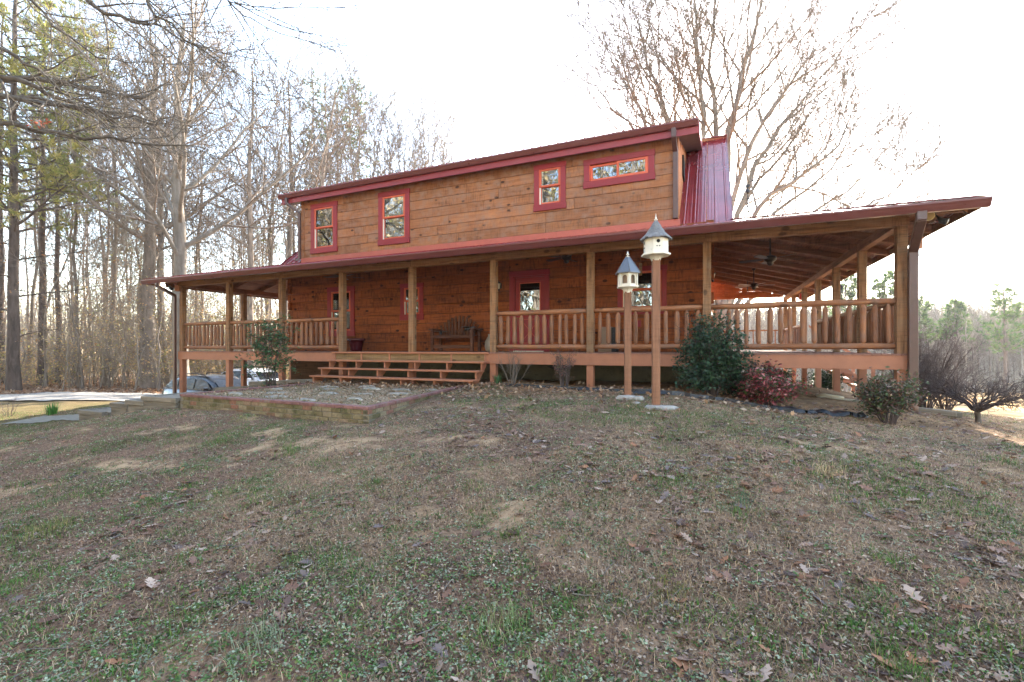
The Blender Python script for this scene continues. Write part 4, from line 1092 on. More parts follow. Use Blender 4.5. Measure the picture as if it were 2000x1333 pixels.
mb=MB(); mb.box(14.80,14.92,2.05,2.45,.002,.66); mb.tube([(14.86,2.04,.5),(14.86,2.0,.5),(14.86,2.0,.3),(14.86,2.04,.3)],.008,6)
tag(build(mb,'flat_case',M['darkmetal'],bevel=.012),'flat black case standing beside the tan storage box','case')
mb=MB(); mb.box(15.36,15.50,PY-.085,PY-.065,.68,.86); mb.box(15.385,15.475,PY-.105,PY-.085,.72,.82)
tag(build(mb,'outlet_box',M['casing'],bevel=.004),'small dark red outlet box on the log wall under the right window','outlet box')
# wall lanterns
def lantern(x,y,z,face,label):
    o=thing('wall_lantern',(x,y,z),label,'lantern','wall lanterns on the log wall',face)
    mb=MB(); mb.cbox((0,-.012,.02),(.09,.02,.16)); mb.tube([(0,-.02,.05),(0,-.09,.11),(0,-.14,.09)],.010,7); mb.tube([(0,-.02,-.02),(0,-.06,-.12),(0,-.03,-.22)],.008,7); T(mb,'bracket',M['darkmetal'],o)
    mb=MB(); mb.lathe([(.03,-.09),(.06,.06),(.062,.07)],6,c=(0,-.14,.0),smooth=False); T(mb,'lamp_glass',M['lampglass'],o)
    mb=MB(); mb.lathe([(.085,.068),(.08,.085),(.03,.12),(.012,.13),(.006,.17)],8,c=(0,-.14,.0)); mb.lathe([(.012,-.15),(.03,-.11),(.034,-.09)],8,c=(0,-.14,.0)); T(mb,'cap',M['darkmetal'],o)
lantern(11.30,PY-.06,2.0,0,'black wall lantern left of the red door')
lantern(HX1+.0,PY+.25,1.98,R_(90),'black wall lantern on the side wall at the house corner')
# hanging wooden chime by the right window
mb=MB(); mb.box(-.035,.035,-.02,.02,-.42,-.10); mb.tube([(0,0,-.10),(0,0,.12)],.004,5,cap=True)
tag(build(mb,'wooden_chime',M['rawlumber'],None,False,(15.55,2.1,2.42)),'wooden stick chime hanging before the right window','chime')

# ceiling fans ----------------------------------------------------------------------
def fan(x,y,z,label,rot,drop,blade):
    o=thing('ceiling_fan',(x,y,z),label,'ceiling fan','ceiling fans under the porch roof',rot)
    mb=MB(); mb.lathe([(.065,drop),(.06,drop-.05),(.018,drop-.07),(.018,.10),(.05,.09),(.125,.06),(.135,-.01),(.10,-.05),(.06,-.07),(.07,-.09),(.055,-.13),(.02,-.15)],16); T(mb,'motor',M['fandark'],o)
    for k in range(5):
        a=2*math.pi*k/5; mb=MB(); rt=Matrix.Rotation(a,3,'Z')@Matrix.Rotation(R_(11),3,'X')
        P=[(.13,-.02,0),(.22,-.05,0),(.30,-.066,0),(.60,-.074,0),(.66,-.05,0),(.66,.05,0),(.60,.074,0),(.30,.066,0),(.22,.05,0),(.13,.02,0)]
        mb.slab([rt@Vector(p) for p in P],rt@Vector((0,0,.008))); T(mb,'blade',blade,o)
fan(18.50,1.95,2.17,'dark ceiling fan nearest the front of the right porch',.4,.62,M['fandark'])
fan(18.62,7.9,2.30,'ceiling fan with pale blades farther back in the right porch',.1,.60,M['fanblade'])
fan(6.3,1.25,2.42,'dark ceiling fan above the flower pot, half behind a porch post',.9,.45,M['fandark'])
fan(13.80,1.25,2.45,'dark ceiling fan between the red door and the right window',1.5,.42,M['fandark'])

# flood lights, bee traps, feeder, chime -----------------------------------------------
lit,nt,b=newmat('lit_bulb'); b.inputs['Emission Color'].default_value=(1,.86,.6,1); b.inputs['Emission Strength'].default_value=6
def flood(x,y,z,label,on,rz):
    o=thing('flood_light',(x,y,z),label,'flood light','flood lights under the porch eave corners',rz)
    mb=MB(); mb.lathe([(.05,0),(.055,.03),(.03,.045)],12,c=(0,0,.13)); mb.tube([(0,0,.15),(-.02,-.05,.08)],.014,7)
    mb.tube([(.0,0,.15),(.10,.06,.04)],.014,7); mb.tube([(.10,.06,.04),(.14,.06,-.02),(.21,.04,-.05)],[.03,.05,.055],12); T(mb,'mount',M['darkmetal'],o)
    mb=MB(); mb.tube([(-.02,-.02,.09),(-.03,-.08,.06)],[.05,.085],18); T(mb,'lamp_housing',M['darkmetal'],o)
    mb=MB(); mb.tube([(-.03,-.081,.0595),(-.034,-.095,.055)],[.08,.07],18); T(mb,'lens',lit if on else paint('amber_lens',(.60,.47,.22),.3,.1),o)
flood(.0,-.47,2.20,'lit flood light under the left porch eave corner',True,R_(40))
flood(20.64,-.32,2.26,'unlit flood light with yellowish lens at the right porch eave corner',False,R_(-15))
def beetrap(x,y,z,label,jar,rz):
    o=thing('bee_trap',(x,y,z),label,'bee trap','wooden bee traps under the porch eave',rz)
    mb=MB(); mb.slab([(-.07,-.06,0),(.07,-.06,0),(.07,-.06,.17),(-.07,-.06,.20)],(0,.12,0)); mb.slab([(-.09,-.075,.205),(.09,-.075,.172),(.09,-.075,.19),(-.09,-.075,.223)],(0,.15,0)); T(mb,'block',paint('orange_cedar_block',(.36,.16,.085),.7,.15),o,.003)
    mb=MB()
    for u,v in ((-.02,.07),(.03,.10)): mb.tube([(u,-.0605,v),(u,-.063,v)],.009,8)
    T(mb,'entry_hole',M['blackhole'],o)
    mb=MB(); mb.tube([(0,0,.2),(0,0,.33)],.005,5); T(mb,'hanger',M['darkmetal'],o)
    if jar:
        mb=MB(); mb.lathe([(.035,0),(.04,-.02),(.055,-.035),(.056,-.13),(.045,-.145),(.0,-.145)],16,c=(0,0,.0)); j=T(mb,'jar',M['glassjar'],o)
        mb=MB(); mb.lathe([(.046,0),(.046,-.02)],16); T(mb,'lid',M['birdmetal'],j)
beetrap(20.58,.10,1.86,'orange wooden bee trap with a glass jar below the right eave',True,R_(20))
beetrap(.12,-.12,2.10,'orange wooden bee trap beside the lit flood light',False,R_(30))
o=thing('hummingbird_feeder',(20.36,9.97,1.98),'small red feeder hanging from the right porch beam','feeder')
mb=MB(); mb.lathe([(.02,-.06),(.09,-.05),(.09,.0),(.05,.02)],14); mb.lathe([(.05,.15),(.06,.17),(.02,.19)],14); T(mb,'base',M['red'],o); mb=MB(); mb.lathe([(.05,.02),(.055,.15)],14); T(mb,'bottle',M['red'],o)
mb=MB(); mb.tube([(0,0,.19),(0,0,.31)],.004,5); T(mb,'hanger',M['darkmetal'],o)
o=thing('wind_chime',(20.9,6.81,1.85),'small dark wind chime hanging from the right eave','chime')
mb=MB(); mb.lathe([(.09,.14),(.06,.19),(.01,.24)],12); mb.tube([(0,0,.24),(0,0,.53)],.004,5); T(mb,'top',M['darkmetal'],o)
for k in range(5):
    a=k*1.2566; mb=MB(); mb.tube([(.06*math.cos(a),.06*math.sin(a),.14),(.06*math.cos(a),.06*math.sin(a),-.12-.03*k)],.011,7); T(mb,'tube',M['duckmetal'],o)
# loop of cable at the eave corner
mb=MB(); P=[PXD(px,py,7.35) for px,py in ((1880,412),(1893,419),(1905,423),(1914,418),(1914,410),(1905,405),(1897,406))]
mb.tube(P,.006,6); tag(build(mb,'cable_loop',M['darkmetal']),'thin dark cable looping below the right eave corner','cable')
# weather station on a mast behind the roof
o=thing('weather_station',(18.72,12.3,2.6),'small weather station on a thin mast behind the right porch roof','weather station')
mb=MB(); mb.tube([(0,0,0),(0,0,4.75)],.018,8); mb.tube([(-.9,0,4.05),(.25,0,4.05)],.012,6); T(mb,'mast',M['darkmetal'],o)
mb=MB(); mb.lathe([(.06,4.28),(.09,4.36),(.05,4.46)],10); mb.cbox((0,0,4.6),(.16,.10,.12))
for s in (-1,1): mb.lathe([(.03,-.03),(.05,0),(.03,.03)],8,c=(s*.2,0,4.82)); mb.tube([(0,0,4.75),(s*.2,0,4.82)],.008,5)
T(mb,'sensor',M['darkmetal'],o)

# garden odds and ends ----------------------------------------------------------------
def ground_pts(pp,lift=.01): return [(x,y,gz(x,y)+lift) for x,y in pp]
# black edging: a wavy upright strip
pp=[(12.9,-.62),(13.6,-.60),(14.4,-.72),(15.1,-.95),(15.7,-1.35),(16.2,-1.72),(16.8,-1.62),(17.4,-1.60),(18.0,-1.78),(18.5,-1.95)]
P=[];r=random.Random(3)
for (a,b_) in zip(pp[:-1],pp[1:]):
    for k in range(6):
        t=k/6; P.append((a[0]+(b_[0]-a[0])*t,a[1]+(b_[1]-a[1])*t+r.uniform(-.03,.03)))
mb=MB()
for p,q in zip(P[:-1],P[1:]):
    z0=gz(*p); z1=gz(*q); h0=.045+.04*vnoise(p[0],p[1],1.5,3); h1=.045+.04*vnoise(q[0],q[1],1.5,3)
    mb.slab([(p[0],p[1],z0-.05),(q[0],q[1],z1-.05),(q[0],q[1]+.03,z1+float(h1)),(p[0],p[1]+.03,z0+float(h0))],(0,.012,0))
tag(build(mb,'garden_edging',M['plastic']),'wavy black plastic edging along the front flower bed','edging')
def fabric(x,y,sx,sy,seed,label):
    n=14; V=[];r=np.random.default_rng(seed)
    for j in range(n):
        for i in range(n):
            u=(i/(n-1)-.5)*2; v=(j/(n-1)-.5)*2; k=1-.25*abs(math.sin(3*u+seed))
            xx=x+u*sx*(1+.2*math.sin(2.5*v+seed)); yy=y+v*sy*k
            V.append((xx,yy,gz(xx,yy)+.02+.09*float(fbm(np.array([xx]),np.array([yy]),7,seed,2)[0])-.05*(abs(u)>.9 or abs(v)>.9)))
    ii=np.arange(n*n).reshape(n,n); f=np.stack([ii[:-1,:-1],ii[:-1,1:],ii[1:,1:],ii[1:,:-1]],-1).reshape(-1,4)
    f=f[r.random(len(f))>.06]
    tag(link('weed_fabric',mesh_np('weed_fabric',V,[f],M['plastic'],smooth=True)),label,'weed fabric','scraps of black weed fabric on the ground')
fabric(19.12,-1.50,.30,.14,1,'scrap of black weed fabric on the moss left of the dark green nandina')
fabric(15.0,-1.15,.22,.10,2,'crumpled black weed fabric in front of the reddish twiggy shrub')
fabric(16.25,-1.85,.26,.10,4,'black weed fabric behind the two birdhouse poles')
fabric(18.45,-1.75,.28,.10,6,'black weed fabric at the foot of the red leaved shrub')
mb=MB(); P=[]; hx,hy=19.75,1.35
for k in range(26):
    a=-.5+k/25*5.2; P.append((hx+.42*math.cos(a),hy+.30*math.sin(a)+.1*k/25,gz(hx+.42*math.cos(a),hy+.3*math.sin(a))+.04+.02*math.sin(a*2)))
mb.tube(P,.028,8); tag(build(mb,'hose',M['hose']),'short loop of off-white hose lying on the bare soil','hose')
g='old grey timbers lying right of the porch corner'
for k,(x,y,L,a,l) in enumerate(((20.75,.42,.95,-.35,'front old grey timber lying right of the downspout'),(20.95,.62,.85,-.25,'rear old grey timber lying right of the downspout'))):
    mb=MB(); mb.beam((-L/2,0,.05),(L/2,0,.05),.11,.09); o=build(mb,'loose_timber',M['timber'],None,False,(x,y,gz(x,y)-.01),.01); o.rotation_euler=(0,.06,a); tag(o,l,'timber',g)

# parked cars -----------------------------------------------------------------------------
def car(name,x,y,z,rz,label,paintm,sc,grp,rack):
    o=thing(name,(x,y,z),label,'car',grp,rz); o.scale=(sc,sc,sc)
    L=2.3
    # side outline stations along x (rear -2.25 .. nose 2.25): lower-body top z, half width
    st=[(-2.28,.62,.62,.70),(-2.2,.42,1.0,.80),(-1.9,.34,1.06,.88),(-1.2,.30,1.07,.92),(0,.30,1.05,.93),(.9,.30,1.03,.93),(1.35,.32,1.0,.91),(1.9,.36,.90,.86),(2.15,.42,.78,.78),(2.27,.50,.62,.64)]
    rings=[]
    for x_,zb,zt,w in st:
        rings.append([(x_,-w*.86,zb),(x_,-w,zb+.12),(x_,-w*1.01,(zb+zt)/2),(x_,-w*.97,zt-.08),(x_,-w*.86,zt),(x_,0,zt+.025),(x_,w*.86,zt),(x_,w*.97,zt-.08),(x_,w*1.01,(zb+zt)/2),(x_,w,zb+.12),(x_,w*.86,zb)])
    mb=MB(); mb.loft(rings); bd=T(mb,'body',paintm,o)
    # greenhouse: roof shell and glass band
    gh=[(-2.12,1.02,.74),(-1.75,1.40,.68),(-1.2,1.55,.66),(-.3,1.60,.66),(.35,1.56,.65),(.75,1.40,.66),(1.25,1.03,.74)]
    def ring(x_,zt,w,zlo=.98):
        wl=.84; return [(x_,-wl,zlo),(x_,-(wl*.3+w*.7),zlo+(zt-zlo)*.6),(x_,-w,zt-.04*(zt>1.1)),(x_,-w*.75,zt),(x_,0,zt+.02),(x_,w*.75,zt),(x_,w,zt-.04*(zt>1.1)),(x_,(wl*.3+w*.7),zlo+(zt-zlo)*.6),(x_,wl,zlo)]
    mb=MB(); mb.loft([ring(*q) for q in gh]); T(mb,'cabin',paintm,o)
    gl=plain('dark_car_glass',(.012,.014,.017),.05,0,.35) if 'car_glass' not in M else M['car_glass']; M['car_glass']=gl
    for s in (-1,1):
        def wl_(x_,z_): # point on the cabin side
            t=(z_-.98)/.55; return (x_,s*(.855-.16*max(t,0)+.006),z_)
        for poly in ([(-1.86,1.09),(-1.12,1.07),(-1.12,1.44),(-1.5,1.36)],[(-1.05,1.07),(-.12,1.06),(-.12,1.49),(-1.05,1.46)],[(-.04,1.06),(.98,1.06),(.62,1.34),(.30,1.46),(-.04,1.49)]):
            mb=MB(); mb.slab([wl_(*p) for p in poly],(0,s*.012,0)); T(mb,'side_window',gl,o)
        mb=MB(); mb.cbox((.86,s*.99,1.10),(.10,.20,.13)); T(mb,'mirror',paintm,o,.03)
        for x_ in (-1.38,1.42):
            mb=MB(); mb.tube([(x_,s*.74,.34),(x_,s*.95,.34)],.345,24); wh=T(mb,'wheel',M['rubber'],o)
            mb=MB(); mb.tube([(x_,s*.952,.34),(x_,s*.958,.34)],.21,20); T(mb,'rim',M['duckmetal'],wh)
        if rack:
            mb=MB(); mb.tube([(-1.45,s*.60,1.55),(-1.35,s*.60,1.63),(-.3,s*.60,1.68),(.25,s*.60,1.62),(.35,s*.60,1.56)],.02,7); T(mb,'roof_rail',M['darkmetal'],o)
        mb=MB(); mb.cbox((2.12,s*.60,.78),(.16,.34,.12)); T(mb,'headlight',M['lampglass'],o,.03)
    mb=MB(); mb.slab([(1.21,-.66,1.075),(1.21,.66,1.075),(.80,.58,1.405),(.80,-.58,1.405)],(.012,0,.012)); T(mb,'windscreen',gl,o)
    mb=MB(); mb.slab([(-2.10,-.62,1.07),(-2.10,.62,1.07),(-1.78,.56,1.385),(-1.78,-.56,1.385)],(-.012,0,.012)); T(mb,'rear_window',gl,o)
    return o
blk,nt,b=newmat('black_car_paint'); b.inputs['Base Color'].default_value=(.012,.014,.02,1); b.inputs['Roughness'].default_value=.25; b.inputs['Coat Weight'].default_value=1; b.inputs['Coat Roughness'].default_value=.03
wht,nt,b=newmat('white_car_paint'); b.inputs['Base Color'].default_value=(.75,.76,.78,1); b.inputs['Roughness'].default_value=.3; b.inputs['Coat Weight'].default_value=1; b.inputs['Coat Roughness'].default_value=.04
cx,cy,_=PXD(420,750,20.5); car('parked_car',cx,cy,-1.01-1.66*1.05,TH-R_(22),'black parked car with roof rails, seen under the left end of the deck',blk,1.05,'cars parked on the drive',True)
cx,cy,_=PXD(500,740,26.0); car('parked_car',cx,cy,-.95-1.66*1.08,TH-R_(25),'white parked car behind the black one, seen under the deck',wht,1.08,'cars parked on the drive',True)
# ---------------------------------------------------------------- plants
def unit(v): return v/np.maximum(np.linalg.norm(v,axis=-1,keepdims=True),1e-9)
def tubes_np(P,R,n):
    N,k,_=P.shape
    T=np.gradient(P,axis=1); T=unit(T)
    m=unit(P[:,-1]-P[:,0]); ref=np.where(np.abs(m[:,2:3])<.8,np.array([[0,0,1.0]]),np.array([[1.0,0,0]]))
    s0=unit(np.cross(m,ref))[:,None,:]; S=unit(s0-(s0*T).sum(-1,keepdims=True)*T); U=np.cross(T,S)
    a=2*np.pi*np.arange(n)/n
    V=P[:,:,None,:]+R[:,:,None,None]*(S[:,:,None,:]*np.cos(a)[None,None,:,None]+U[:,:,None,:]*np.sin(a)[None,None,:,None])
    i=np.arange(N*k*n).reshape(N,k,n); j=np.roll(i,-1,axis=2)
    F=np.stack([i[:,:-1],j[:,:-1],j[:,1:],i[:,1:]],-1).reshape(-1,4)
    return V.reshape(-1,3),F
class Acc:
    def __init__(s): s.V=[];s.F={};s.n=0;s.col={}
    def add(s,V,F,col=None):
        k=F.shape[1]; s.V.append(V); s.F.setdefault(k,[]).append(F+s.n); s.n+=len(V)
        if col is not None: s.col.setdefault(k,[]).append(col)
    def mesh(s,name,mat,smooth=True):
        ks=sorted(s.F); F=[np.concatenate(s.F[k]) for k in ks]
        c=np.concatenate([np.concatenate(s.col[k]) for k in ks]) if s.col else None
        return mesh_np(name,np.concatenate(s.V),F,mat,col=c,smooth=smooth)
def interp(P,t):
    k=P.shape[1]; f=np.clip(t,0,.9999)*(k-1); i=f.astype(int); w=(f-i)[:,None]
    ar=np.arange(len(P)); return P[ar,i]*(1-w)+P[ar,i+1]*w, unit(P[ar,i+1]-P[ar,i])
def children(rg,P,R,n,t0,t1,ang,angv,L,npts,up,wig,rr,tip=.3,lvar=.3,shape=.45,bias=None,minr=.003):
    N=len(P); pi=np.repeat(np.arange(N),n); t=(np.tile(np.arange(n),N)+rg.random(N*n))/n; t=t0+(t1-t0)*t
    pos,T=interp(P[pi],t); rad=np.take_along_axis(R[pi],np.clip((t*(R.shape[1]-1)).astype(int),0,R.shape[1]-1)[:,None],1)[:,0]
    Lp=np.linalg.norm(np.diff(P,axis=1),axis=-1).sum(1)[pi]
    ln=Lp*L*(1-shape*t)*(1+lvar*(rg.random(N*n)*2-1))
    a=np.radians(ang+angv*(rg.random(N*n)*2-1)); az=np.arange(N*n)*2.39996+rg.random(N*n)*1.2
    ref=np.where(np.abs(T[:,2:3])<.85,np.array([[0,0,1.0]]),np.array([[1.0,0,0]]))
    A=unit(np.cross(T,ref)); B=np.cross(T,A)
    d=T*np.cos(a)[:,None]+(A*np.cos(az)[:,None]+B*np.sin(az)[:,None])*np.sin(a)[:,None]
    if bias is not None: d=unit(d+np.array(bias))
    pts=[pos]; st=(ln/(npts-1))[:,None]
    for k in range(npts-1):
        pts.append(pts[-1]+d*st)
        d=d+np.array([0,0,up])+wig*rg.normal(size=d.shape); d=unit(d)
    r0=np.maximum(np.minimum(rad*rr,rad*.85),minr); taper=np.linspace(1,tip,npts)
    return np.stack(pts,1), np.maximum(r0[:,None]*taper[None],minr*.6)
def trunk_line(rg,h,r,npts=12,wob=.02,lean=(0,0),flare=1.5):
    z=np.linspace(0,h,npts); x=np.cumsum(rg.normal(size=npts))*wob*h/npts**.5*.5; y=np.cumsum(rg.normal(size=npts))*wob*h/npts**.5*.5
    x-=x[0]; y-=y[0]; x=x+lean[0]*z; y=y+lean[1]*z
    R=r*(1-.80*(z/h)**1.1); R[0]*=flare
    # start a little below the ground
    P=np.stack([x,y,z],-1); P=np.concatenate([[[x[0],y[0],-.8]],P]); R=np.concatenate([[R[0]*1.05],R])
    return P[None],R[None]
def bare_tree(seed,h,r,t0=.42,nb=(15,6,5,4),angs=(48,42,40,38),Ls=(.42,.52,.55,.6),up=.07,sides=(9,6,4,3,3),lean=(0,0),wob=.03,trunk=None,extra=None,minr=.011,leafy=0,rr0=.42):
    rg=np.random.default_rng(seed)
    P,R=trunk if trunk is not None else trunk_line(rg,h,r,lean=lean,wob=wob)
    ta=Acc(); V,F=tubes_np(P,R,sides[0]); ta.add(V,F)
    ca=Acc(); tips=None
    for l,n in enumerate(nb):
        P,R=children(rg,P,R,n,(t0 if l==0 else .18),1.0,angs[l],14,Ls[l],(7,6,5,4,3)[l],up*(1,.8,.6,.4,.3)[l],.10,(rr0,.6,.6,.6,.6)[l],minr=minr*(1 if l>1 else 1.6))
        V,F=tubes_np(P,R,sides[l+1]); (ta if l==0 else ca).add(V,F); tips=P
    return ta,ca,tips
def tree_thing(name,trunk_me,crown_me,loc,label,group,rz=0,sc=1.0,cat='tree',cname='crown'):
    o=thing(name,loc,label,cat,group,rz); o.scale=(sc,sc,sc)
    link('trunk',trunk_me,o,False); link(cname,crown_me,o,False); return o
def leaf_quads(rg,C,size,pal,n=1,spread=.05,flat=.5,w=.5,nrmup=.5):
    """diamond leaves folded along the midrib"""
    C=np.repeat(C,n,axis=0)+rg.normal(size=(len(C)*n,3))*spread; N=len(C)
    d=unit(rg.normal(size=(N,3))*np.array([1,1,flat])); u=unit(rg.normal(size=(N,3))+np.array([0,0,nrmup*3])); s=unit(np.cross(d,u)); u=np.cross(s,d)
    L=(size*(.6+.8*rg.random(N)))[:,None]
    v0=C; v1=C+d*L*.5+s*L*w*.5+u*L*.06; v2=C+d*L; v3=C+d*L*.5-s*L*w*.5+u*L*.06
    V=np.stack([v0,v1,v2,v3],1).reshape(-1,3); i=np.arange(N)*4
    F=np.stack([np.stack([i,i+1,i+2],-1),np.stack([i,i+2,i+3],-1)],1).reshape(-1,3)
    pal=np.array(pal); c=pal[rg.integers(0,len(pal),N)]*(.75+.5*rg.random((N,1)))
    return V,F,np.repeat(c,2,axis=0)
def needle_tufts(rg,C,D,n,L,w,pal,spread=.8):
    N=len(C); C=np.repeat(C,n,0); D=np.repeat(D,n,0); M_=len(C)
    d=unit(D+rg.normal(size=(M_,3))*spread); s=unit(np.cross(d,rg.normal(size=(M_,3)))); l=(L*(.6+.6*rg.random(M_)))[:,None]
    V=np.stack([C-s*w/2,C+s*w/2,C+d*l],1).reshape(-1,3); i=np.arange(M_)*3; F=np.stack([i,i+1,i+2],-1)
    pal=np.array(pal); c=np.repeat(pal[rg.integers(0,len(pal),N)]*(.8+.4*rg.random((N,1))),n,0)
    return V,F,c
PINE_PAL=[(.12,.14,.03),(.16,.17,.04),(.20,.19,.05),(.08,.11,.03),(.24,.22,.07)]
PINE_PAL2=[(.045,.10,.024),(.065,.13,.03),(.09,.16,.036),(.035,.07,.022)]
def pine_tree(seed,h,r,t0=.5,nb=34,l2=6,tn=3,nn=9,L=.30,w=.03,pal=PINE_PAL,blen=.20,up=.03,shape=.55,ang=72,dead=6):
    rg=np.random.default_rng(seed); P0,R0=trunk_line(rg,h,r,14,.015,flare=1.25)
    ta=Acc(); ta.add(*tubes_np(P0,R0,9))
    P,R=children(rg,P0,R0,nb,t0,.995,ang,16,blen,6,up,.08,.35,shape=shape,minr=.012)
    ta.add(*tubes_np(P,R,5))
    if dead:
        Pd,Rd=children(rg,P0,R0,dead,t0-.22,t0+.1,80,14,blen*.6,4,-.01,.1,.2,minr=.012); ta.add(*tubes_np(Pd,Rd,4))
    P2,R2=children(rg,P,R,l2,.35,1.0,45,18,.42,4,.08,.08,.6,minr=.008); ta.add(*tubes_np(P2,R2,3))
    C=[];D=[]
    for t in np.linspace(.45,1.0,tn):
        p,T=interp(P2,np.full(len(P2),t)); C.append(p); D.append(T+np.array([0,0,.25]))
    ca=Acc(); ca.add(*needle_tufts(rg,np.concatenate(C),np.concatenate(D),nn,L,w,pal))
    return ta,ca
def place(tr,X,D,**k): x,y,_=XD(X,D); return (x,y,gz(x,y)-.05)
def pX(px,D): return (px-1000)/FPX*D

# --- library of woodland trees
BT=[]
for i,(h,r,t0,nb,lean) in enumerate(((22,.12,.50,(14,5,4,3),(.02,0)),(24,.16,.45,(15,5,4,3),(-.03,.01)),(19,.085,.42,(13,5,4,3),(.07,0)),(21,.10,.50,(13,5,4,3),(-.06,.02)),(16,.065,.35,(12,5,4,3),(.03,.03)),(23,.13,.55,(14,5,4,3),(0,-.03)))):
    ta,ca,_=bare_tree(40+i,h,r,t0,nb,up=.10 if i%2 else .14,angs=(42,40,38,38),lean=lean,wob=.05,minr=.013)
    BT.append((ta.mesh('trunk_bare',M['bark']),ca.mesh('crown_bare',M['twig'])))
PT=[]
for i,(h,r,t0,bl) in enumerate(((24,.24,.55,.17),(25,.20,.60,.15),(22,.17,.62,.15))):
    ta,ca=pine_tree(60+i,h,r,t0,nb=40,l2=6,tn=3,nn=9,blen=bl,L=.34,w=.034)
    PT.append((ta.mesh('trunk_pine',M['pinebark']),ca.mesh('crown_pine',M['needle'])))
SAP=[]   # thin understorey saplings holding tan leaves
TAN=[(.42,.23,.11),(.36,.18,.08),(.50,.30,.16),(.30,.14,.06)]
for i in range(4):
    ta,ca,tips=bare_tree(80+i,5.5+i,.035+.006*i,.25,(12,5,3),angs=(60,45,40),up=.04,sides=(6,4,3,3),lean=(.05*(i-1.5),.04),wob=.08,minr=.005)
    rg=np.random.default_rng(90+i); q=tips[:,-1]; q=q[rg.random(len(q))<(.5 if i%2 else .22)]
    ca2=Acc(); ca2.add(*leaf_quads(rg,q,.11,TAN,2,.06,.6,.6)); 
    SAP.append((ta.mesh('trunk_sapling',M['barklight'] if i%2==0 else M['bark']),ca.mesh('twigs_sapling',M['twig']),ca2.mesh('leaves_sapling',M['litter'],False)))

# --- named trees on the left
def special(name,seed,px,D,h,r,label,cat='tree',mat='bark',**k):
    ta,ca,_=bare_tree(seed,h,r,**k)
    return tree_thing(name,ta.mesh('trunk',M[mat]),ca.mesh('crown',M['twig']),place(0,pX(px,D),D),label,None)
special('oak_tree',1,352,22.5,18.5,.35,'large pale-barked bare tree right behind the left porch corner',mat='barklight',t0=.36,nb=(18,8,6,5),angs=(50,44,42,40),Ls=(.50,.52,.55,.6),up=.10,wob=.05,lean=(-.01,0),rr0=.45)
special('oak_tree',2,291,27,20,.42,'thick dark bare tree just left of the porch corner, forked high',t0=.40,nb=(15,7,5,4),angs=(48,44,40,40),up=.10,wob=.04,lean=(.03,0))
special('oak_tree',3,325,31,23,.24,'straight pale grey trunk between the two thick bare trees',mat='barklight',t0=.5,nb=(13,6,5,3))
special('oak_tree',4,575,31,20,.28,'leaning bare tree rising behind the left roof corner',t0=.45,nb=(13,7,5,4),lean=(.14,.05),up=.11)
special('oak_tree',5,486,30,21,.24,'bare tree with crooked limbs seen over the left porch roof',t0=.40,nb=(13,7,5,4),up=.10,lean=(.03,0))
special('oak_tree',6,560,34,23,.26,'grey bare trunk standing beside the upper left downspout',t0=.5,nb=(13,6,5,4),lean=(-.03,0))
for j,(px,D,v,s,l) in enumerate(((82,28,0,.92,'dark straight pine trunk a little in from the left edge'),(116,31,1,.9,'slim pine trunk right of the two dark ones'),(3,30,1,1.0,'pine cut by the left edge of the photo'))):
    tree_thing('pine_tree',*PT[v],place(0,pX(px,D),D),l,'pines at the left edge of the woods',j*1.3,s)
# pine whose crown fills the top left corner, and the one over the roof
ta,ca=pine_tree(71,22.5,.26,.40,nb=70,l2=11,tn=4,nn=13,blen=.24,L=.36,w=.045,shape=.5,dead=10,pal=[(.33,.32,.085),(.25,.27,.07),(.40,.36,.11),(.19,.22,.06),(.44,.38,.13)])  # needle palette brightened and yellowed so the crown looks sunlit
tree_thing('pine_tree',ta.mesh('trunk',M['pinebark']),ca.mesh('crown',M['needle']),place(0,pX(28,23.5),23.5),'thickest dark pine near the left edge, its dense yellow-green crown filling the upper left corner','pines at the left edge of the woods')
ta,ca=pine_tree(72,27.5,.22,.70,nb=30,l2=7,tn=3,nn=10,blen=.17,L=.42,w=.085,shape=.35,ang=55,up=.09,dead=4,pal=PINE_PAL2+PINE_PAL[:2])
tree_thing('pine_tree',ta.mesh('trunk',M['bark']),ca.mesh('crown',M['needle']),place(0,pX(660,45),45),'lone pine with small round crown showing above the left end of the roof',None)

for i,(h,r,t0,lean) in enumerate(((15,.055,.30,(.05,0)),(17,.07,.34,(-.04,.02)),(13,.045,.25,(.0,.04)),(18,.075,.38,(-.07,0)))):
    ta,ca,_=bare_tree(180+i,h,r,t0,(15,5,4,3),up=.10,angs=(46,42,40,38),Ls=(.34,.52,.55,.6),lean=lean,wob=.07,minr=.010)
    BT.append((ta.mesh('trunk_thin',M['bark']),ca.mesh('crown_thin',M['twig'])))
TT=[]
for i,(h,r,t0) in enumerate(((24.5,.16,.48),(26,.19,.45),(23.5,.14,.50),(25.5,.17,.52))):
    ta,ca,_=bare_tree(240+i,h,r,t0,(13,6,5,3),up=.16,angs=(34,34,34,36),Ls=(.40,.5,.5,.55),wob=.05,minr=.020)
    TT.append((ta.mesh('trunk_tall',M['bark']),ca.mesh('crown_tall',M['twig'])))
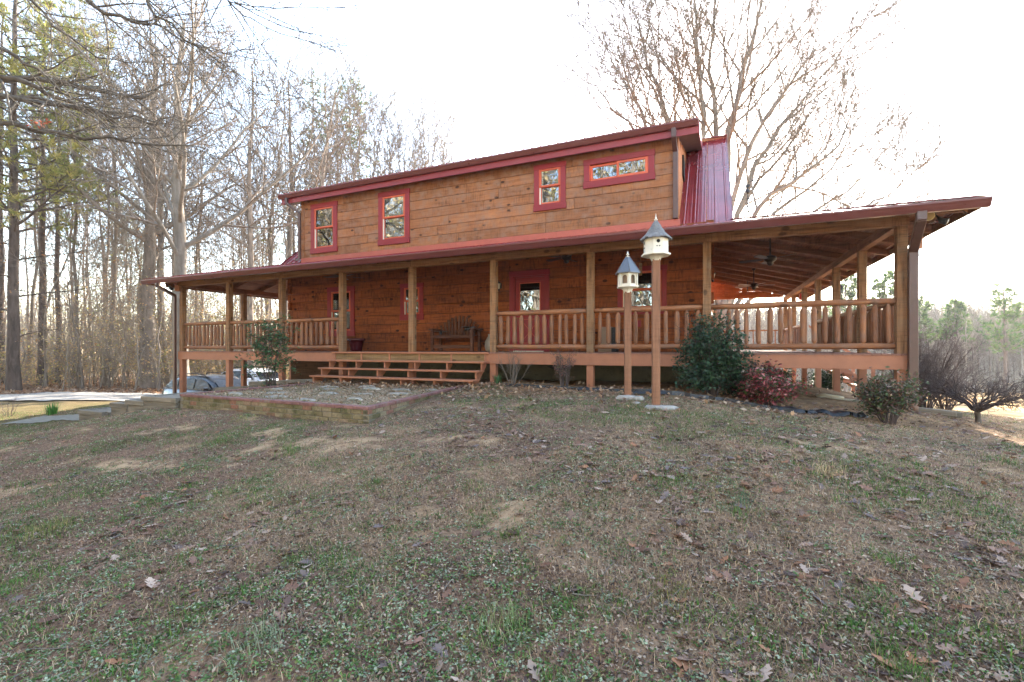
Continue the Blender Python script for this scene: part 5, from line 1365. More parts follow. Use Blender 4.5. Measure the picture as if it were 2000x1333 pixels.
# --- woods fill, each trunk a tree of its own
rg=np.random.default_rng(5); used=[]
def fill(n,pxr,Dr,kinds,label,group,name='bare_tree',smin=.8,smax=1.15,lib=BT,gap=1.3,rngseed=1):
    r=random.Random(rngseed); k=0; tries=0
    while k<n and tries<n*30:
        tries+=1; D=r.uniform(*Dr); px=r.uniform(*pxr); X=pX(px,D)
        if any((X-a)**2+(D-b)**2<gap*gap for a,b in used): continue
        used.append((X,D)); x,y,_=XD(X,D)
        v=r.choice(kinds); s=r.uniform(smin,smax)
        o=thing(name,(x,y,gz(x,y)-.05),label,'tree',group,r.uniform(0,6.28)); o.scale=(s,s,s)
        for nm,me_ in zip(('trunk','crown','foliage'),lib[v]): link(nm,me_,o,False)
        k+=1
fill(21,(-60,340),(26,56),(0,1,2,3,4,5),'bare slender trunk in the woods left of the porch','bare trees of the woods left of the porch',rngseed=1)
fill(18,(340,600),(31,62),(0,1,2,3,5),'bare trunk of the woods seen through and over the left porch','bare trees of the woods behind the left porch',rngseed=2)
fill(18,(-60,345),(26,50),(6,7,8,9),'thin young bare tree in the woods left of the porch','young bare trees of the woods left of the porch',rngseed=21,gap=1.0)
fill(16,(345,610),(31,56),(6,7,8,9),'thin young bare tree behind the left porch','young bare trees behind the left porch',rngseed=22,gap=1.0)
fill(8,(-60,600),(38,60),(0,1,2),'tall pine deeper in the left woods','pines deeper in the left woods','pine_tree',lib=PT,rngseed=3,smin=.8,smax=1.0)
fill(7,(590,735),(38,50),(0,1,2,3),'bare tree top above the left end of the roof','bare trees above the left end of the roof',lib=TT,rngseed=4,smin=.84,smax=.98)
fill(7,(740,865),(40,48),(0,1,2,3),'bare tree top above the middle of the upper roof','bare trees above the middle of the roof',lib=TT,rngseed=5,smin=.82,smax=.95)
fill(36,(-60,345),(23.5,37),(0,1,2,3),'thin sapling with tan leaves at the edge of the left woods','saplings along the left wood edge','sapling',lib=SAP,rngseed=6,gap=.9,smin=.6,smax=1.1)
fill(20,(345,600),(29,44),(0,1,2,3),'thin sapling with tan leaves seen under and through the left porch','saplings behind the left porch','sapling',lib=SAP,rngseed=7,gap=.9,smin=.6,smax=1.1)

# --- big bare maple behind the house
def maple():
    rg=np.random.default_rng(21); D0=27.0
    def L(pts): return np.array([PXD(px,py,D) for px,py,D in pts])
    bx,by,_=PXD(1412,690,27); bz=gz(bx,by)
    base=(1412,650,27)
    stems=[
     ([(1412,610,27),(1396,430,26.8),(1374,275,26.6),(1372,168,26.5),(1356,60,26.4),(1350,-60,26)],.22),
     ([(1412,600,27),(1406,400,27.3),(1402,268,27.5),(1387,168,27.7),(1384,90,28),(1400,-30,28)],.23),
     ([(1412,600,27),(1414,420,26.6),(1420,258,26.2),(1452,150,25.6),(1473,78,25.2),(1488,-30,25)],.25),
     ([(1412,620,27),(1420,430,26.5),(1445,330,25.6),(1500,215,24.9),(1556,150,24.4),(1590,95,24)],.19),
     ([(1412,620,27),(1430,440,27.5),(1470,330,28.2),(1526,240,29),(1580,185,29.6),(1650,90,30)],.20),
     ([(1412,640,27),(1442,480,26.6),(1476,395,26.0),(1545,368,25.4),(1590,310,25),(1640,305,24.8),(1672,200,24.6)],.17),
     ([(1412,650,27),(1446,520,27.8),(1500,418,28.4),(1580,365,29),(1635,318,29.4),(1690,210,30)],.16),
     ([(1412,620,27),(1360,420,26.6),(1320,300,26.2),(1292,192,25.8),(1262,110,25.5),(1245,40,25.2)],.20),
     ([(1412,620,27),(1350,400,27.6),(1300,235,28.2),(1280,175,28.6),(1236,120,29)],.16),
     ([(1412,640,27),(1330,430,26.4),(1255,242,25.8),(1233,165,25.4),(1205,90,25)],.17),
     ([(1412,650,27),(1330,460,27.4),(1245,245,28),(1190,212,28.4),(1160,160,28.8)],.14),
     ([(1412,650,27),(1470,545,27.5),(1545,440,28.3),(1630,392,29),(1700,335,29.5),(1742,285,30)],.14),
     ([(1412,655,27),(1480,560,26.4),(1570,470,25.6),(1660,420,25),(1735,385,24.6),(1765,350,24.4)],.12),
     ([(1412,640,27),(1440,400,29),(1500,330,30),(1570,250,31),(1600,170,31.5)],.15)]
    ta=Acc(); ca=Acc()
    tr=np.array([[bx,by,bz-.6],[bx,by,bz+.4],list(PXD(1412,640,27)),list(PXD(1411,590,27))])[None]; ta.add(*tubes_np(tr,np.array([[.62,.5,.44,.36]]),12))
    loc=np.array([bx,by,bz])
    for pts,r in stems:
        Q=L(pts); n=13; s=np.linspace(0,len(Q)-1,n); P=np.stack([np.interp(s,np.arange(len(Q)),Q[:,c]) for c in range(3)],-1)
        for _ in range(2): P[1:-1]=.25*P[:-2]+.5*P[1:-1]+.25*P[2:]
        P[1:-1]+=rg.normal(size=(n-2,3))*.07
        R=np.linspace(r,r*.16,n); ta.add(*tubes_np(P[None],R[None],9))
        P1,R1=children(rg,P[None],R[None],13,.28,1,40,16,.40,8,.10,.10,.50,minr=.022,shape=.35); ca.add(*tubes_np(P1,R1,6))
        P2,R2=children(rg,P1,R1,7,.2,1,38,16,.48,6,.09,.09,.6,minr=.017); ca.add(*tubes_np(P2,R2,4))
        P3,R3=children(rg,P2,R2,5,.15,1,36,16,.52,5,.06,.09,.65,minr=.018); ca.add(*tubes_np(P3,R3,3))
        P4,R4=children(rg,P3,R3,5,.2,1,36,16,.55,3,.04,.08,.65,minr=.013); ca.add(*tubes_np(P4,R4,3))
    for A_ in (ta,ca): A_.V=[v-loc for v in A_.V]
    tree_thing('maple_tree',ta.mesh('trunk',M['maplebark']),ca.mesh('crown',M['maplebark']),tuple(loc),'huge spreading bare tree with many stems behind the right end of the house',None)
maple()

# --- oak standing outside the left edge, its limbs reaching into the top left
def overhang():
    rg=np.random.default_rng(33)
    bx,by,_=XD(-17.5,11.5); bz=gz(bx,by); loc=np.array([bx,by,bz])
    ta=Acc();ca=Acc()
    tz=[-.5,.6,3,5.4,7,9,11.5]; tr=np.array([[bx+.02*z,by+.03*z,bz+z] for z in tz])[None]; ta.add(*tubes_np(tr,np.array([[.62,.48,.42,.38,.34,.26,.12]]),12))
    limbs=[ # px,py,D
     ([(-330,330,11.7),(-120,190,11.8),(0,150,12),(120,163,12.4),(215,182,12.8),(290,186,13.2),(335,165,13.6)],.115),
     ([(-330,300,11.7),(-140,180,11.6),(0,148,11.5),(70,168,11.5),(130,195,11.6),(205,215,11.8),(300,238,12)],.095),
     ([(-330,330,11.7),(-100,210,12.6),(0,185,13),(100,200,13.3),(200,216,13.6),(270,236,13.9),(320,240,14),(345,205,14.2)],.10),
     ([(-330,340,11.7),(-120,250,11.2),(0,235,11),(70,253,11),(150,262,11.1),(260,278,11.3),(345,280,11.5),(400,290,11.8)],.075),
     ([(-330,320,11.7),(-100,230,13.6),(0,180,14),(130,205,14.3),(230,250,14.8),(280,258,15),(330,215,15.2)],.07),
     ([(-330,200,11.7),(-120,60,11),(0,95,10.6),(60,130,10.6),(130,175,10.8),(230,250,11)],.06),
     ([(-330,160,11.7),(-60,-120,10.4),(120,-60,9.8),(180,10,9.6),(250,40,9.6),(300,50,9.7),(370,90,9.9)],.07),
     ([(-330,160,11.7),(0,-190,10),(200,-110,9.4),(290,0,9.2),(330,60,9.3),(400,100,9.5)],.06),
     ([(-330,160,11.7),(50,-200,9.4),(300,-140,8.8),(400,-40,8.6),(450,0,8.6),(490,35,8.8)],.05),
     ([(-330,160,11.7),(-100,-60,12),(60,-10,12.2),(110,60,12.4),(190,110,12.6),(280,120,13)],.06),
    ]
    for pts,r in limbs:
        Q=np.array([PXD(*p) for p in pts]); n=15; s=np.linspace(0,len(Q)-1,n); P=np.stack([np.interp(s,np.arange(len(Q)),Q[:,c]) for c in range(3)],-1)
        P[1:-1]=.25*P[:-2]+.5*P[1:-1]+.25*P[2:]; P[2:-1]+=rg.normal(size=(n-3,3))*.05
        R=np.linspace(r,r*.16,n); ta.add(*tubes_np(P[None],R[None],8))
        cam_r=(.15*CT,.15*ST,.0)
        P1,R1=children(rg,P[None],R[None],10,.35,1,42,18,.26,7,.03,.10,.5,minr=.011,bias=cam_r); ca.add(*tubes_np(P1,R1,5))
        P2,R2=children(rg,P1,R1,5,.15,1,40,18,.50,5,.02,.11,.6,minr=.0075); ca.add(*tubes_np(P2,R2,4))
        P3,R3=children(rg,P2,R2,3,.15,1,42,18,.52,4,.02,.11,.65,minr=.0055); ca.add(*tubes_np(P3,R3,3))
    q=np.array([PXD(px,py,11) for px,py in ((66,238),(72,242),(78,239),(84,244),(90,238),(60,243))])
    la=Acc(); la.add(*leaf_quads(rg,q,.10,[(.25,.06,.03),(.33,.10,.05)],4,.03))
    for A_ in (ta,ca,la): A_.V=[v-loc for v in A_.V]
    o=tree_thing('oak_tree',ta.mesh('trunk',M['limbbark']),ca.mesh('crown',M['limbbark']),tuple(loc),'bare oak outside the left edge whose long limbs hang into the upper left',None)
    link('dry_leaves',la.mesh('dry_leaves',M['litter'],False),o,False)
overhang()

# --- undergrowth of the left woods: tangled stems and tan leaves in one mass
def undergrowth():
    rg=np.random.default_rng(44); st=Acc(); lf=Acc()
    n=1150; D=rg.uniform(22.5,44,n); px=rg.uniform(-80,640,n)
    D=np.where(px>345,np.maximum(D,31),D); D=np.where(px<345,26+(D-22.5)*.85,D); X=(px-1000)/FPX*D
    x,y,_=XD(X,D); z=ground(x,y); h=rg.uniform(.5,3.0,n)*(.65+.7*sstep(60,260,px))*(.35+1.5*sstep(.35,.65,fbm(x,y,.22,93,3)))
    P=[];R=[]
    ax=rg.normal(size=(n,2))*.35; k=5
    for i in range(k):
        t=i/(k-1); P.append(np.stack([x+ax[:,0]*h*t**1.4,y+ax[:,1]*h*t**1.4,z-.05+h*t],-1))
    P=np.stack(P,1); R=np.linspace(.02,.006,k)[None]*np.ones((n,1))
    st.add(*tubes_np(P,R,3))
    P1,R1=children(rg,P,R,5,.2,1,50,20,.6,4,.03,.15,.7,minr=.004); st.add(*tubes_np(P1,R1,3))
    P2,R2=children(rg,P1,R1,4,.2,1,45,20,.6,3,.02,.15,.7,minr=.003); st.add(*tubes_np(P2,R2,3))
    col=[(.44,.35,.15),(.38,.33,.12),(.48,.34,.17),(.50,.30,.14),(.32,.31,.10),(.56,.40,.22)]
    q=P2[rg.random(len(P2))<.75].reshape(-1,3); V,F,c=leaf_quads(rg,q,.11,col,1,.07,.7,.6)
    V2,F2=np.concatenate(st.V),np.concatenate(st.F[4])
    nf=len(F); me=mesh_np('undergrowth',np.concatenate([V,V2]),[F,F2+len(V)],[M['brushleaf'],M['barklight']],col=np.concatenate([c,np.full((len(F2),3),.2)]),midx=np.r_[np.zeros(nf,int),np.ones(len(F2),int)])
    tag(link('undergrowth',me),'tangled tan undergrowth along the floor of the left woods','undergrowth',kind='stuff')
undergrowth()
def scatter_leaves(name,n,region,size,pal,seed,lift=.015,lobed=False,label=None,cat=None,keep=None,mat='litter'):
    rg=np.random.default_rng(seed); X,D=region(rg,n); x,y,_=XD(X,D)
    if keep is not None: k=keep(x,y,rg); x,y=x[k],y[k]
    z=ground(x,y)+lift
    return rg,np.stack([x,y,z],-1)
LEAFPAL=[(.36,.23,.14),(.27,.15,.085),(.46,.33,.22),(.20,.11,.065),(.40,.24,.13),(.31,.22,.155)]
def woodleaves():
    rg=np.random.default_rng(50); n=42000; D=rg.uniform(21.5,44,n)**1.0; px=rg.uniform(-120,680,n); D=np.where(px>330,np.maximum(D,29),D)
    X=(px-1000)/FPX*D; x,y,_=XD(X,D); k=dist_poly(x,y,_dp)>2.5; x,y=x[k],y[k]
    V,F,c=leaf_quads(rg,np.stack([x,y,ground(x,y)+.02],-1),.15,LEAFPAL,1,.015,.35,.65,1.2)
    tag(link('leaf_litter',mesh_np('leaf_litter',V,[F],M['litter'],col=c)),'fallen brown leaves covering the floor of the left woods','leaf litter',kind='stuff')
woodleaves()

# --- woods across the field on the right
RPT=[]
for i,(h,r,t0) in enumerate(((12.5,.22,.40),(11,.19,.52),(10,.17,.60))):
    ta,ca=pine_tree(140+i,h,r,t0,nb=38,l2=6,tn=3,nn=10,blen=.22,L=.40,w=.065,pal=PINE_PAL2+[(.10,.15,.035),(.12,.17,.04)],shape=.72,ang=68,up=.07)
    RPT.append((ta.mesh('trunk_field_pine',M['pinebark']),ca.mesh('crown_field_pine',M['needle'])))
RBT=[]
for i,(h,r) in enumerate(((11,.11),(12,.13),(9.5,.09),(11.5,.12))):
    ta,ca,_=bare_tree(150+i,h,r,.35,(12,5,4,3),up=.14,angs=(38,36,36,36),sides=(7,4,3,3,3),wob=.04,minr=.016)
    RBT.append((ta.mesh('trunk_field_bare',M['barklight'] if i==1 else M['pinebark']),ca.mesh('crown_field_bare',M['twig'])))
for j,(px,D,v,s,l) in enumerate(((1962,52,0,.97,'bright green sunlit pine, tallest beyond the field at the right edge'),(1866,57,2,1.12,'dark-topped pine right of the middle beyond the field'),(1797,58,1,1.06,'pale hazy pine just right of the porch corner'),(1998,64,0,1.0,'green pine cut by the right edge of the photo'),(1728,52,1,1.22,'pine seen beside the right porch posts, nearest the corner'),(1650,54,1,1.25,'pine seen between the right porch posts'),(1910,70,1,1.0,'low dark pine between the two taller field pines'))):
    x,y,_=XD(pX(px,D),D); tree_thing('pine_tree',*RPT[v],(x,y,gz(x,y)-.05),l,'pines beyond the field',j*1.1,s)
x,y,_=XD(pX(1882,56),56)
ta,ca,_=bare_tree(170,9,.12,.18,(7,5,4,3),angs=(38,36,36,36),up=.10,sides=(7,5,3,3,3),minr=.008)
tree_thing('bare_tree',ta.mesh('trunk',M['barklight']),ca.mesh('crown',M['barklight']),(x,y,gz(x,y)-.05),'white-barked forked bare tree at the edge of the field woods',None)
fill(120,(1760,2140),(62,95),(0,1,2,3),'bare tree in the woods beyond the sunlit field','bare trees beyond the field',lib=RBT,rngseed=11,smin=.75,smax=1.05,gap=1.0)
fill(60,(1370,1760),(56,92),(0,1,2,3),'bare tree beyond the field, seen through the right porch','bare trees seen through the right porch',lib=RBT,rngseed=12,smin=.75,smax=1.0,gap=1.2)
fill(5,(1770,2140),(70,90),(0,1,2),'pine standing deeper in the woods beyond the field','pines deeper beyond the field','pine_tree',lib=RPT,rngseed=13,smin=.75,smax=.95,gap=1.5)
def far_brush():
    rg=np.random.default_rng(52); n=8000; D=rg.uniform(61,120,n); px=rg.uniform(1340,2200,n); X=(px-1000)/FPX*D; x,y,_=XD(X,D); z=ground(x,y)
    h=rg.uniform(.8,3.6,n)*(1+.8*(D>80)); P=np.stack([np.stack([x+rg.normal(size=n)*.25*t*h*.4,y+rg.normal(size=n)*.1*t,z-.1+h*t],-1) for t in (0,.35,.7,1.0)],1); R=np.array([[.055,.042,.03,.016]])*np.ones((n,1))
    st=Acc(); st.add(*tubes_np(P,R,3)); P1,R1=children(rg,P,R,4,.3,1,40,18,.45,3,.06,.1,.6,minr=.016); st.add(*tubes_np(P1,R1,3))
    q=np.stack([x,y,z],-1)[:,None,:]+rg.random((n,4,1))*np.array([[[0,0,1.0]]])*h[:,None,None]*.55+rg.normal(size=(n,4,3))*np.array([.5,.5,.1])
    V,F,c=leaf_quads(rg,q.reshape(-1,3),.22,[(.46,.33,.19),(.40,.28,.17),(.50,.37,.23),(.36,.27,.16)],1,.1,.7,.6)
    V2,F2=np.concatenate(st.V),np.concatenate(st.F[4])
    me=mesh_np('thicket',np.concatenate([V,V2]),[F,F2+len(V)],[M['brushleaf'],M['barklight']],col=np.concatenate([c,np.full((len(F2),3),.2)]),midx=np.r_[np.zeros(len(F),int),np.ones(len(F2),int)])
    tag(link('thicket',me),'pale leafless thicket filling the woods beyond the field','thicket',kind='stuff')
far_brush()
# sunlit woods across the front yard: only the window panes show them
def front_woods():
    rg=np.random.default_rng(54); st=Acc(); n=300; x=np.r_[rg.uniform(-48,16,190),rg.uniform(-40,60,110)]; y=rg.uniform(-46,-20,n); z=ground(x,y); h=np.r_[rg.uniform(19,27,190),rg.uniform(9,14,110)]
    P=np.stack([np.stack([x+rg.normal(size=n)*.3*t,y+rg.normal(size=n)*.3*t,z-.3+h*t],-1) for t in np.linspace(0,1,8)],1); R=np.linspace(.19,.03,8)[None]*rg.uniform(.6,1.3,(n,1))
    st.add(*tubes_np(P,R,6)); P1,R1=children(rg,P,R,16,.3,1,50,15,.30,5,.06,.1,.5,minr=.02); st.add(*tubes_np(P1,R1,4)); P2,R2=children(rg,P1,R1,5,.2,1,45,15,.5,4,.04,.1,.6,minr=.012); st.add(*tubes_np(P2,R2,3))
    q=P2[:,1:].reshape(-1,3); q=q[rg.random(len(q))<.55]; V,F,c=leaf_quads(rg,q,.42,[(.50,.36,.19),(.36,.34,.13),(.55,.42,.25),(.44,.33,.18)],2,.25,.7,.6)
    V2,F2=np.concatenate(st.V),np.concatenate(st.F[4])
    me=mesh_np('front_woods',np.concatenate([V,V2]),[F,F2+len(V)],[M['litter'],M['barklight']],col=np.concatenate([c,np.full((len(F2),3),.2)]),midx=np.r_[np.zeros(len(F),int),np.ones(len(F2),int)])
    tag(link('woods',me),'bare sunlit woods mirrored in the window panes','woods',kind='stuff')
front_woods()
def far_woods():
    rg=np.random.default_rng(58); st=Acc(); n=2300; D=rg.uniform(92,160,n); px=rg.uniform(1330,2300,n); X=(px-1000)/FPX*D; x,y,_=XD(X,D); z=ground(x,y); h=rg.uniform(11,19,n)
    P=np.stack([np.stack([x+rg.normal(size=n)*.3*t,y+rg.normal(size=n)*.3*t,z-.3+h*t],-1) for t in np.linspace(0,1,6)],1); R=np.linspace(.22,.05,6)[None]*rg.uniform(.6,1.3,(n,1))
    st.add(*tubes_np(P,R,4)); P1,R1=children(rg,P,R,12,.3,1,40,15,.26,4,.10,.1,.5,minr=.05); st.add(*tubes_np(P1,R1,3)); P2,R2=children(rg,P1,R1,5,.2,1,38,15,.5,3,.08,.1,.6,minr=.035); st.add(*tubes_np(P2,R2,3))
    n=480; D=rg.uniform(60,120,n); px=rg.uniform(-200,640,n); X=(px-1000)/FPX*D; x,y,_=XD(X,D); z=ground(x,y); h=rg.uniform(9,17,n)
    P=np.stack([np.stack([x+rg.normal(size=n)*.5*t,y+rg.normal(size=n)*.3*t,z-.3+h*t],-1) for t in np.linspace(0,1,6)],1); R=np.linspace(.13,.03,6)[None]*rg.uniform(.5,1.4,(n,1))
    st.add(*tubes_np(P,R,4)); P1,R1=children(rg,P,R,12,.12,1,48,15,.26,4,.10,.1,.5,minr=.028); st.add(*tubes_np(P1,R1,3)); P2,R2=children(rg,P1,R1,4,.2,1,38,15,.5,3,.08,.1,.6,minr=.02); st.add(*tubes_np(P2,R2,3))
    tag(link('far_woods',st.mesh('far_woods',M['barklight'])),'grey wall of distant leafless woods behind the nearer trees and the field','woods',kind='stuff')
far_woods()
# ---------------------------------------------------------------- shrubs
def shrub(name,x,y,label,cat,build_fn,group=None,rz=0):
    z=gz(x,y); o=thing(name,(x,y,z-.02),label,cat,group,rz)
    for nm,me_ in build_fn(): link(nm,me_,o,False)
    return o
def stems(rg,n,h,spread,r=.012,k=5,curve=1.3,base=.06):
    a=rg.random(n)*6.283; d=spread*np.sqrt(rg.random(n)); hh=h*(.75+.4*rg.random(n)); P=[]
    for i in range(k):
        t=i/(k-1); P.append(np.stack([np.cos(a)*(base+d*t**curve),np.sin(a)*(base+d*t**curve),-.05+hh*t],-1)+rg.normal(size=(n,3))*.012*(i>0))
    return np.stack(P,1),np.linspace(r,r*.4,k)[None]*np.ones((n,1))
def leafy(seed,n,h,spread,lv,leaf,pal,per,spr,stem='darkstem',env=None,flat=.7,w=.5,curve=1.3,nup=.4,accent=None):
    def f():
        rg=np.random.default_rng(seed); st=Acc(); P,R=stems(rg,n,h,spread,curve=curve); st.add(*tubes_np(P,R,5)); Q=P
        for (m,t0,ang,L,up) in lv:
            P,R=children(rg,P,R,m,t0,1,ang,18,L,4,up,.12,.6,minr=.0025); st.add(*tubes_np(P,R,3))
        pts=P[:,1:].reshape(-1,3)
        if env is not None: pts=pts[env(pts)]
        lf=Acc(); lf.add(*leaf_quads(rg,pts,leaf,pal,per,spr,flat,w,nup))
        if accent:
            q=pts[accent[0](pts,rg)]; lf.add(*leaf_quads(rg,q,leaf,accent[1],per,spr,flat,w,nup))
        return [('stems',st.mesh('stems',M[stem])),('foliage',lf.mesh('foliage',M['leaf'],False))]
    return f
HOLLY=[(.018,.048,.022),(.026,.062,.028),(.035,.08,.034),(.014,.036,.018),(.055,.10,.05)]
shrub('holly_bush',17.25,-.95,'dense dark green holly bush against the front of the deck','bush',
  leafy(1,26,1.22,.42,((6,.08,55,.50,.03),(5,.1,48,.50,.03)),.065,HOLLY,4,.045,env=lambda p:(np.hypot(p[:,0],p[:,1])<.62*(1-.42*np.clip((p[:,2]-.55)/.9,0,1))*(.9+.5*vnoise(p[:,0]*3+5,p[:,2]*3+p[:,1]*2,1.2,4)))&(p[:,2]>.02)))
RED=[(.24,.040,.042),(.36,.07,.075),(.17,.03,.032),(.46,.18,.17),(.12,.06,.035),(.07,.09,.03),(.09,.12,.04),(.30,.06,.06),(.10,.03,.03),(.06,.08,.03)]
shrub('nandina_bush',18.15,-1.15,'low rounded shrub with red and pink leaves','bush',
  leafy(2,26,.55,.40,((5,.2,50,.45,.02),(4,.2,45,.5,.0)),.062,RED,3,.04,env=lambda p:p[:,2]>.06))
DKN=[(.06,.085,.03),(.085,.105,.035),(.11,.06,.04),(.15,.075,.05),(.05,.065,.028),(.20,.13,.09),(.07,.10,.04)]
shrub('nandina_bush',19.70,-1.62,'dull green and bronze shrub in front of the right porch corner','bush',
  leafy(3,24,.64,.34,((5,.3,48,.42,.03),(4,.2,45,.5,.0)),.055,DKN,2,.04,env=lambda p:p[:,2]>.12))
def tall_nandina():
    rg=np.random.default_rng(9); st=Acc(); P,R=stems(rg,13,1.72,.30,.012,7,1.6,.10); st.add(*tubes_np(P,R,5)); lf=Acc()
    PAL=[(.035,.10,.04),(.05,.13,.05),(.07,.155,.055),(.08,.12,.05),(.16,.08,.05)]
    for t0,t1,n,L,k in ((.66,1.0,5,.22,1.0),(.34,.48,3,.32,.8),(.08,.16,1,.14,.5)):
        P1,R1=children(rg,P,R,n,t0,t1,66,18,L,5,-.03,.1,.4,minr=.003,shape=.3); st.add(*tubes_np(P1,R1,3))
        P2,R2=children(rg,P1,R1,4,.4,1,52,15,.5,3,-.04,.1,.6,minr=.002); st.add(*tubes_np(P2,R2,3)); q=P2[:,1:].reshape(-1,3); q=q[rg.random(len(q))<k]
        lf.add(*leaf_quads(rg,q,.085,PAL,4,.035,.45,.36,.5))
    return [('stems',st.mesh('stems',M['darkstem'])),('foliage',lf.mesh('foliage',M['leaf'],False))]
shrub('nandina_bush',6.45,-1.55,'tall leggy shrub with two tiers of green leaves before the left railing','bush',tall_nandina)
TW=[(.20,.09,.07),(.13,.07,.05),(.10,.09,.04),(.25,.12,.09)]
shrub('nandina_bush',14.28,-.55,'small sparse reddish twiggy shrub by the porch post','bush',leafy(6,12,.82,.22,((5,.3,35,.35,.05),(3,.3,35,.5,.03)),.04,TW,1,.03,stem='darkstem',env=lambda p:p[:,2]>.25))
def bare_shrub(seed,n,h,spread,lv,mat,r=.008,curve=1.2):
    def f():
        rg=np.random.default_rng(seed); st=Acc(); P,R=stems(rg,n,h,spread,r,6,curve); st.add(*tubes_np(P,R,5))
        for (m,t0,ang,L,up) in lv: P,R=children(rg,P,R,m,t0,1,ang,15,L,4,up,.1,.65,minr=.0025); st.add(*tubes_np(P,R,3))
        return [('stems',st.mesh('stems',M[mat]))]
    return f
shrub('bare_shrub',12.95,-.30,'leafless grey shrub fanning out beside the right end of the steps','shrub',bare_shrub(7,13,.85,.48,((4,.3,28,.5,.03),(3,.3,28,.5,.02)),'twig'))
shrub('bare_shrub',21.55,2.6,'large dense leafless dark shrub beyond the right porch corner','shrub',bare_shrub(8,34,1.55,.80,((7,.15,38,.5,.03),(6,.15,36,.55,.02),(4,.15,36,.55,.0)),'darkstem',.014))
shrub('bare_shrub',22.6,4.6,'second leafless dark shrub farther right behind the large one','shrub',bare_shrub(18,24,1.0,.85,((6,.15,40,.5,.03),(5,.15,36,.55,.02),(4,.15,36,.55,.0)),'darkstem',.012))
def umbrella():
    rg=np.random.default_rng(12); st=Acc(); tr=Acc()
    P=np.array([[[0,0,-.2],[.01,.0,0],[.015,.01,.12],[0,.01,.26]]]); R=np.array([[.065,.052,.042,.042]]); tr.add(*tubes_np(P,R,10))
    n=19; a=np.arange(n)*2.4; el=rg.uniform(.35,.62,n); pts=[]
    for k in range(8):
        t=k/7; rr=.95*t*rg.uniform(.75,1.1,n) if k==7 else .92*t*np.ones(n); pts.append(np.stack([np.cos(a)*rr,np.sin(a)*rr,.24+.55*t**.75*el/.5],-1)+rg.normal(size=(n,3))*.018*(k>0))
    P=np.stack(pts,1); R=np.linspace(.019,.005,8)[None]*np.ones((n,1)); st.add(*tubes_np(P,R,6))
    for m,t0,ang,L,up in ((9,.2,42,.42,.05),(5,.15,40,.5,.05),(4,.2,40,.5,.02)):
        P,R=children(rg,P,R,m,t0,1,ang,18,L,4,up,.12,.6,minr=.003); st.add(*tubes_np(P,R,3))
    return [('trunk',tr.mesh('trunk',M['maplebark'])),('branches',st.mesh('branches',M['darkstem']))]
shrub('small_tree',21.75,.95,'small dark umbrella-shaped leafless tree on the right lawn','tree',umbrella)
EVG=[(.02,.06,.022),(.03,.08,.03),(.025,.05,.02)]
for k,(x,y,l) in enumerate(((20.9,8.4,'dark evergreen bush seen under the right deck'),(19.6,10.2,'evergreen bush deep under the right deck, left of the other'))):
    shrub('evergreen_bush',x,y,l,'bush',leafy(20+k,24,.55,.45,((5,.1,50,.5,.03),(4,.1,45,.5,.02)),.07,EVG,3,.05),'evergreen bushes under the right deck')
shrub('nandina_bush',17.9,-.35,'dark shrub in the shade between the holly and the red leaved shrub','bush',leafy(24,18,.6,.35,((5,.1,50,.5,.03),(4,.1,45,.5,.02)),.06,[(.05,.03,.03),(.03,.04,.02),(.07,.03,.03)],3,.05))
def strap(seed,n,h,pal,sp=.08,w=.016):
    def f():
        rg=np.random.default_rng(seed); a=rg.random(n)*6.283; r=sp*np.sqrt(rg.random(n)); l=h*(.6+.5*rg.random(n)); ln=rg.uniform(.05,.45,n)
        b=np.stack([np.cos(a)*r,np.sin(a)*r,np.zeros(n)-.02],-1); o=np.stack([np.cos(a),np.sin(a),np.zeros(n)],-1); s=np.stack([-np.sin(a),np.cos(a),np.zeros(n)],-1)*w/2
        m=b+o*(ln*l*.3)[:,None]+np.array([0,0,1])*(l*.6)[:,None]; t=b+o*(ln*l)[:,None]+np.array([0,0,1])*(l*(1-.25*ln))[:,None]
        V=np.stack([b-s,b+s,m+s,m-s,t],1).reshape(-1,3); i=np.arange(n)*5; pal_=np.array(pal); c=pal_[rg.integers(0,len(pal_),n)]*(.8+.4*rg.random((n,1)))
        return [('leaves',mesh_np('leaves',V,[np.stack([i+3,i+2,i+4],-1),np.stack([i,i+1,i+2,i+3],-1)],M['leaf'],col=np.concatenate([c,c])))]
    return f
shrub('daffodil_clump',12.52,-.22,'clump of upright green daffodil leaves beside the steps','plant',strap(1,46,.30,[(.07,.15,.06),(.10,.20,.08)]))
x,y,_=PXD(102,792,13.2); shrub('daffodil_clump',x,y,'clump of green daffodil leaves beside the walk at the far left','plant',strap(2,60,.42,[(.06,.17,.03),(.09,.22,.04)],.14,.022))
x,y,_=PXD(18,795,13.6); shrub('bare_shrub',x,y,'tiny leafless rose bush near the drive at the far left','shrub',bare_shrub(31,7,.55,.2,((3,.3,25,.5,.03),),'darkstem',.007))

# ---------------------------------------------------------------- lawn cover
def lawn_region(rg,n,D0=1.45,D1=14.5):
    D=D0+(D1-D0)*rg.random(n)**1.15; X=(rg.random(n)*2-1)*(1.16*D+.7); return X,D
def in_poly(x,y,poly):
    r=np.zeros(len(x),bool); n=len(poly)
    for i in range(n):
        (x0,y0),(x1,y1)=poly[i],poly[(i+1)%n]; c=((y0>y)!=(y1>y))&(x<(x1-x0)*(y-y0)/((y1-y0) if y1!=y0 else 1e-9)+x0); r^=c
    return r
PLX=[(7.38,-.9),(7.30,-4.5),(12.42,-4.65),(12.0,-.7)]
def lawn_ok(x,y): return ~in_poly(x,y,PLX)&~((y>-.2)&(x>-.3)&(x<20.8))&~((y>-.95)&(x>7)&(x<12.3))&(dist_poly(x,y,_wp)>.42)&~((y>-4.6)&(y<-3)&(x>3.7)&(x<7.5))&(dist_poly(x,y,_dp)>2.4)
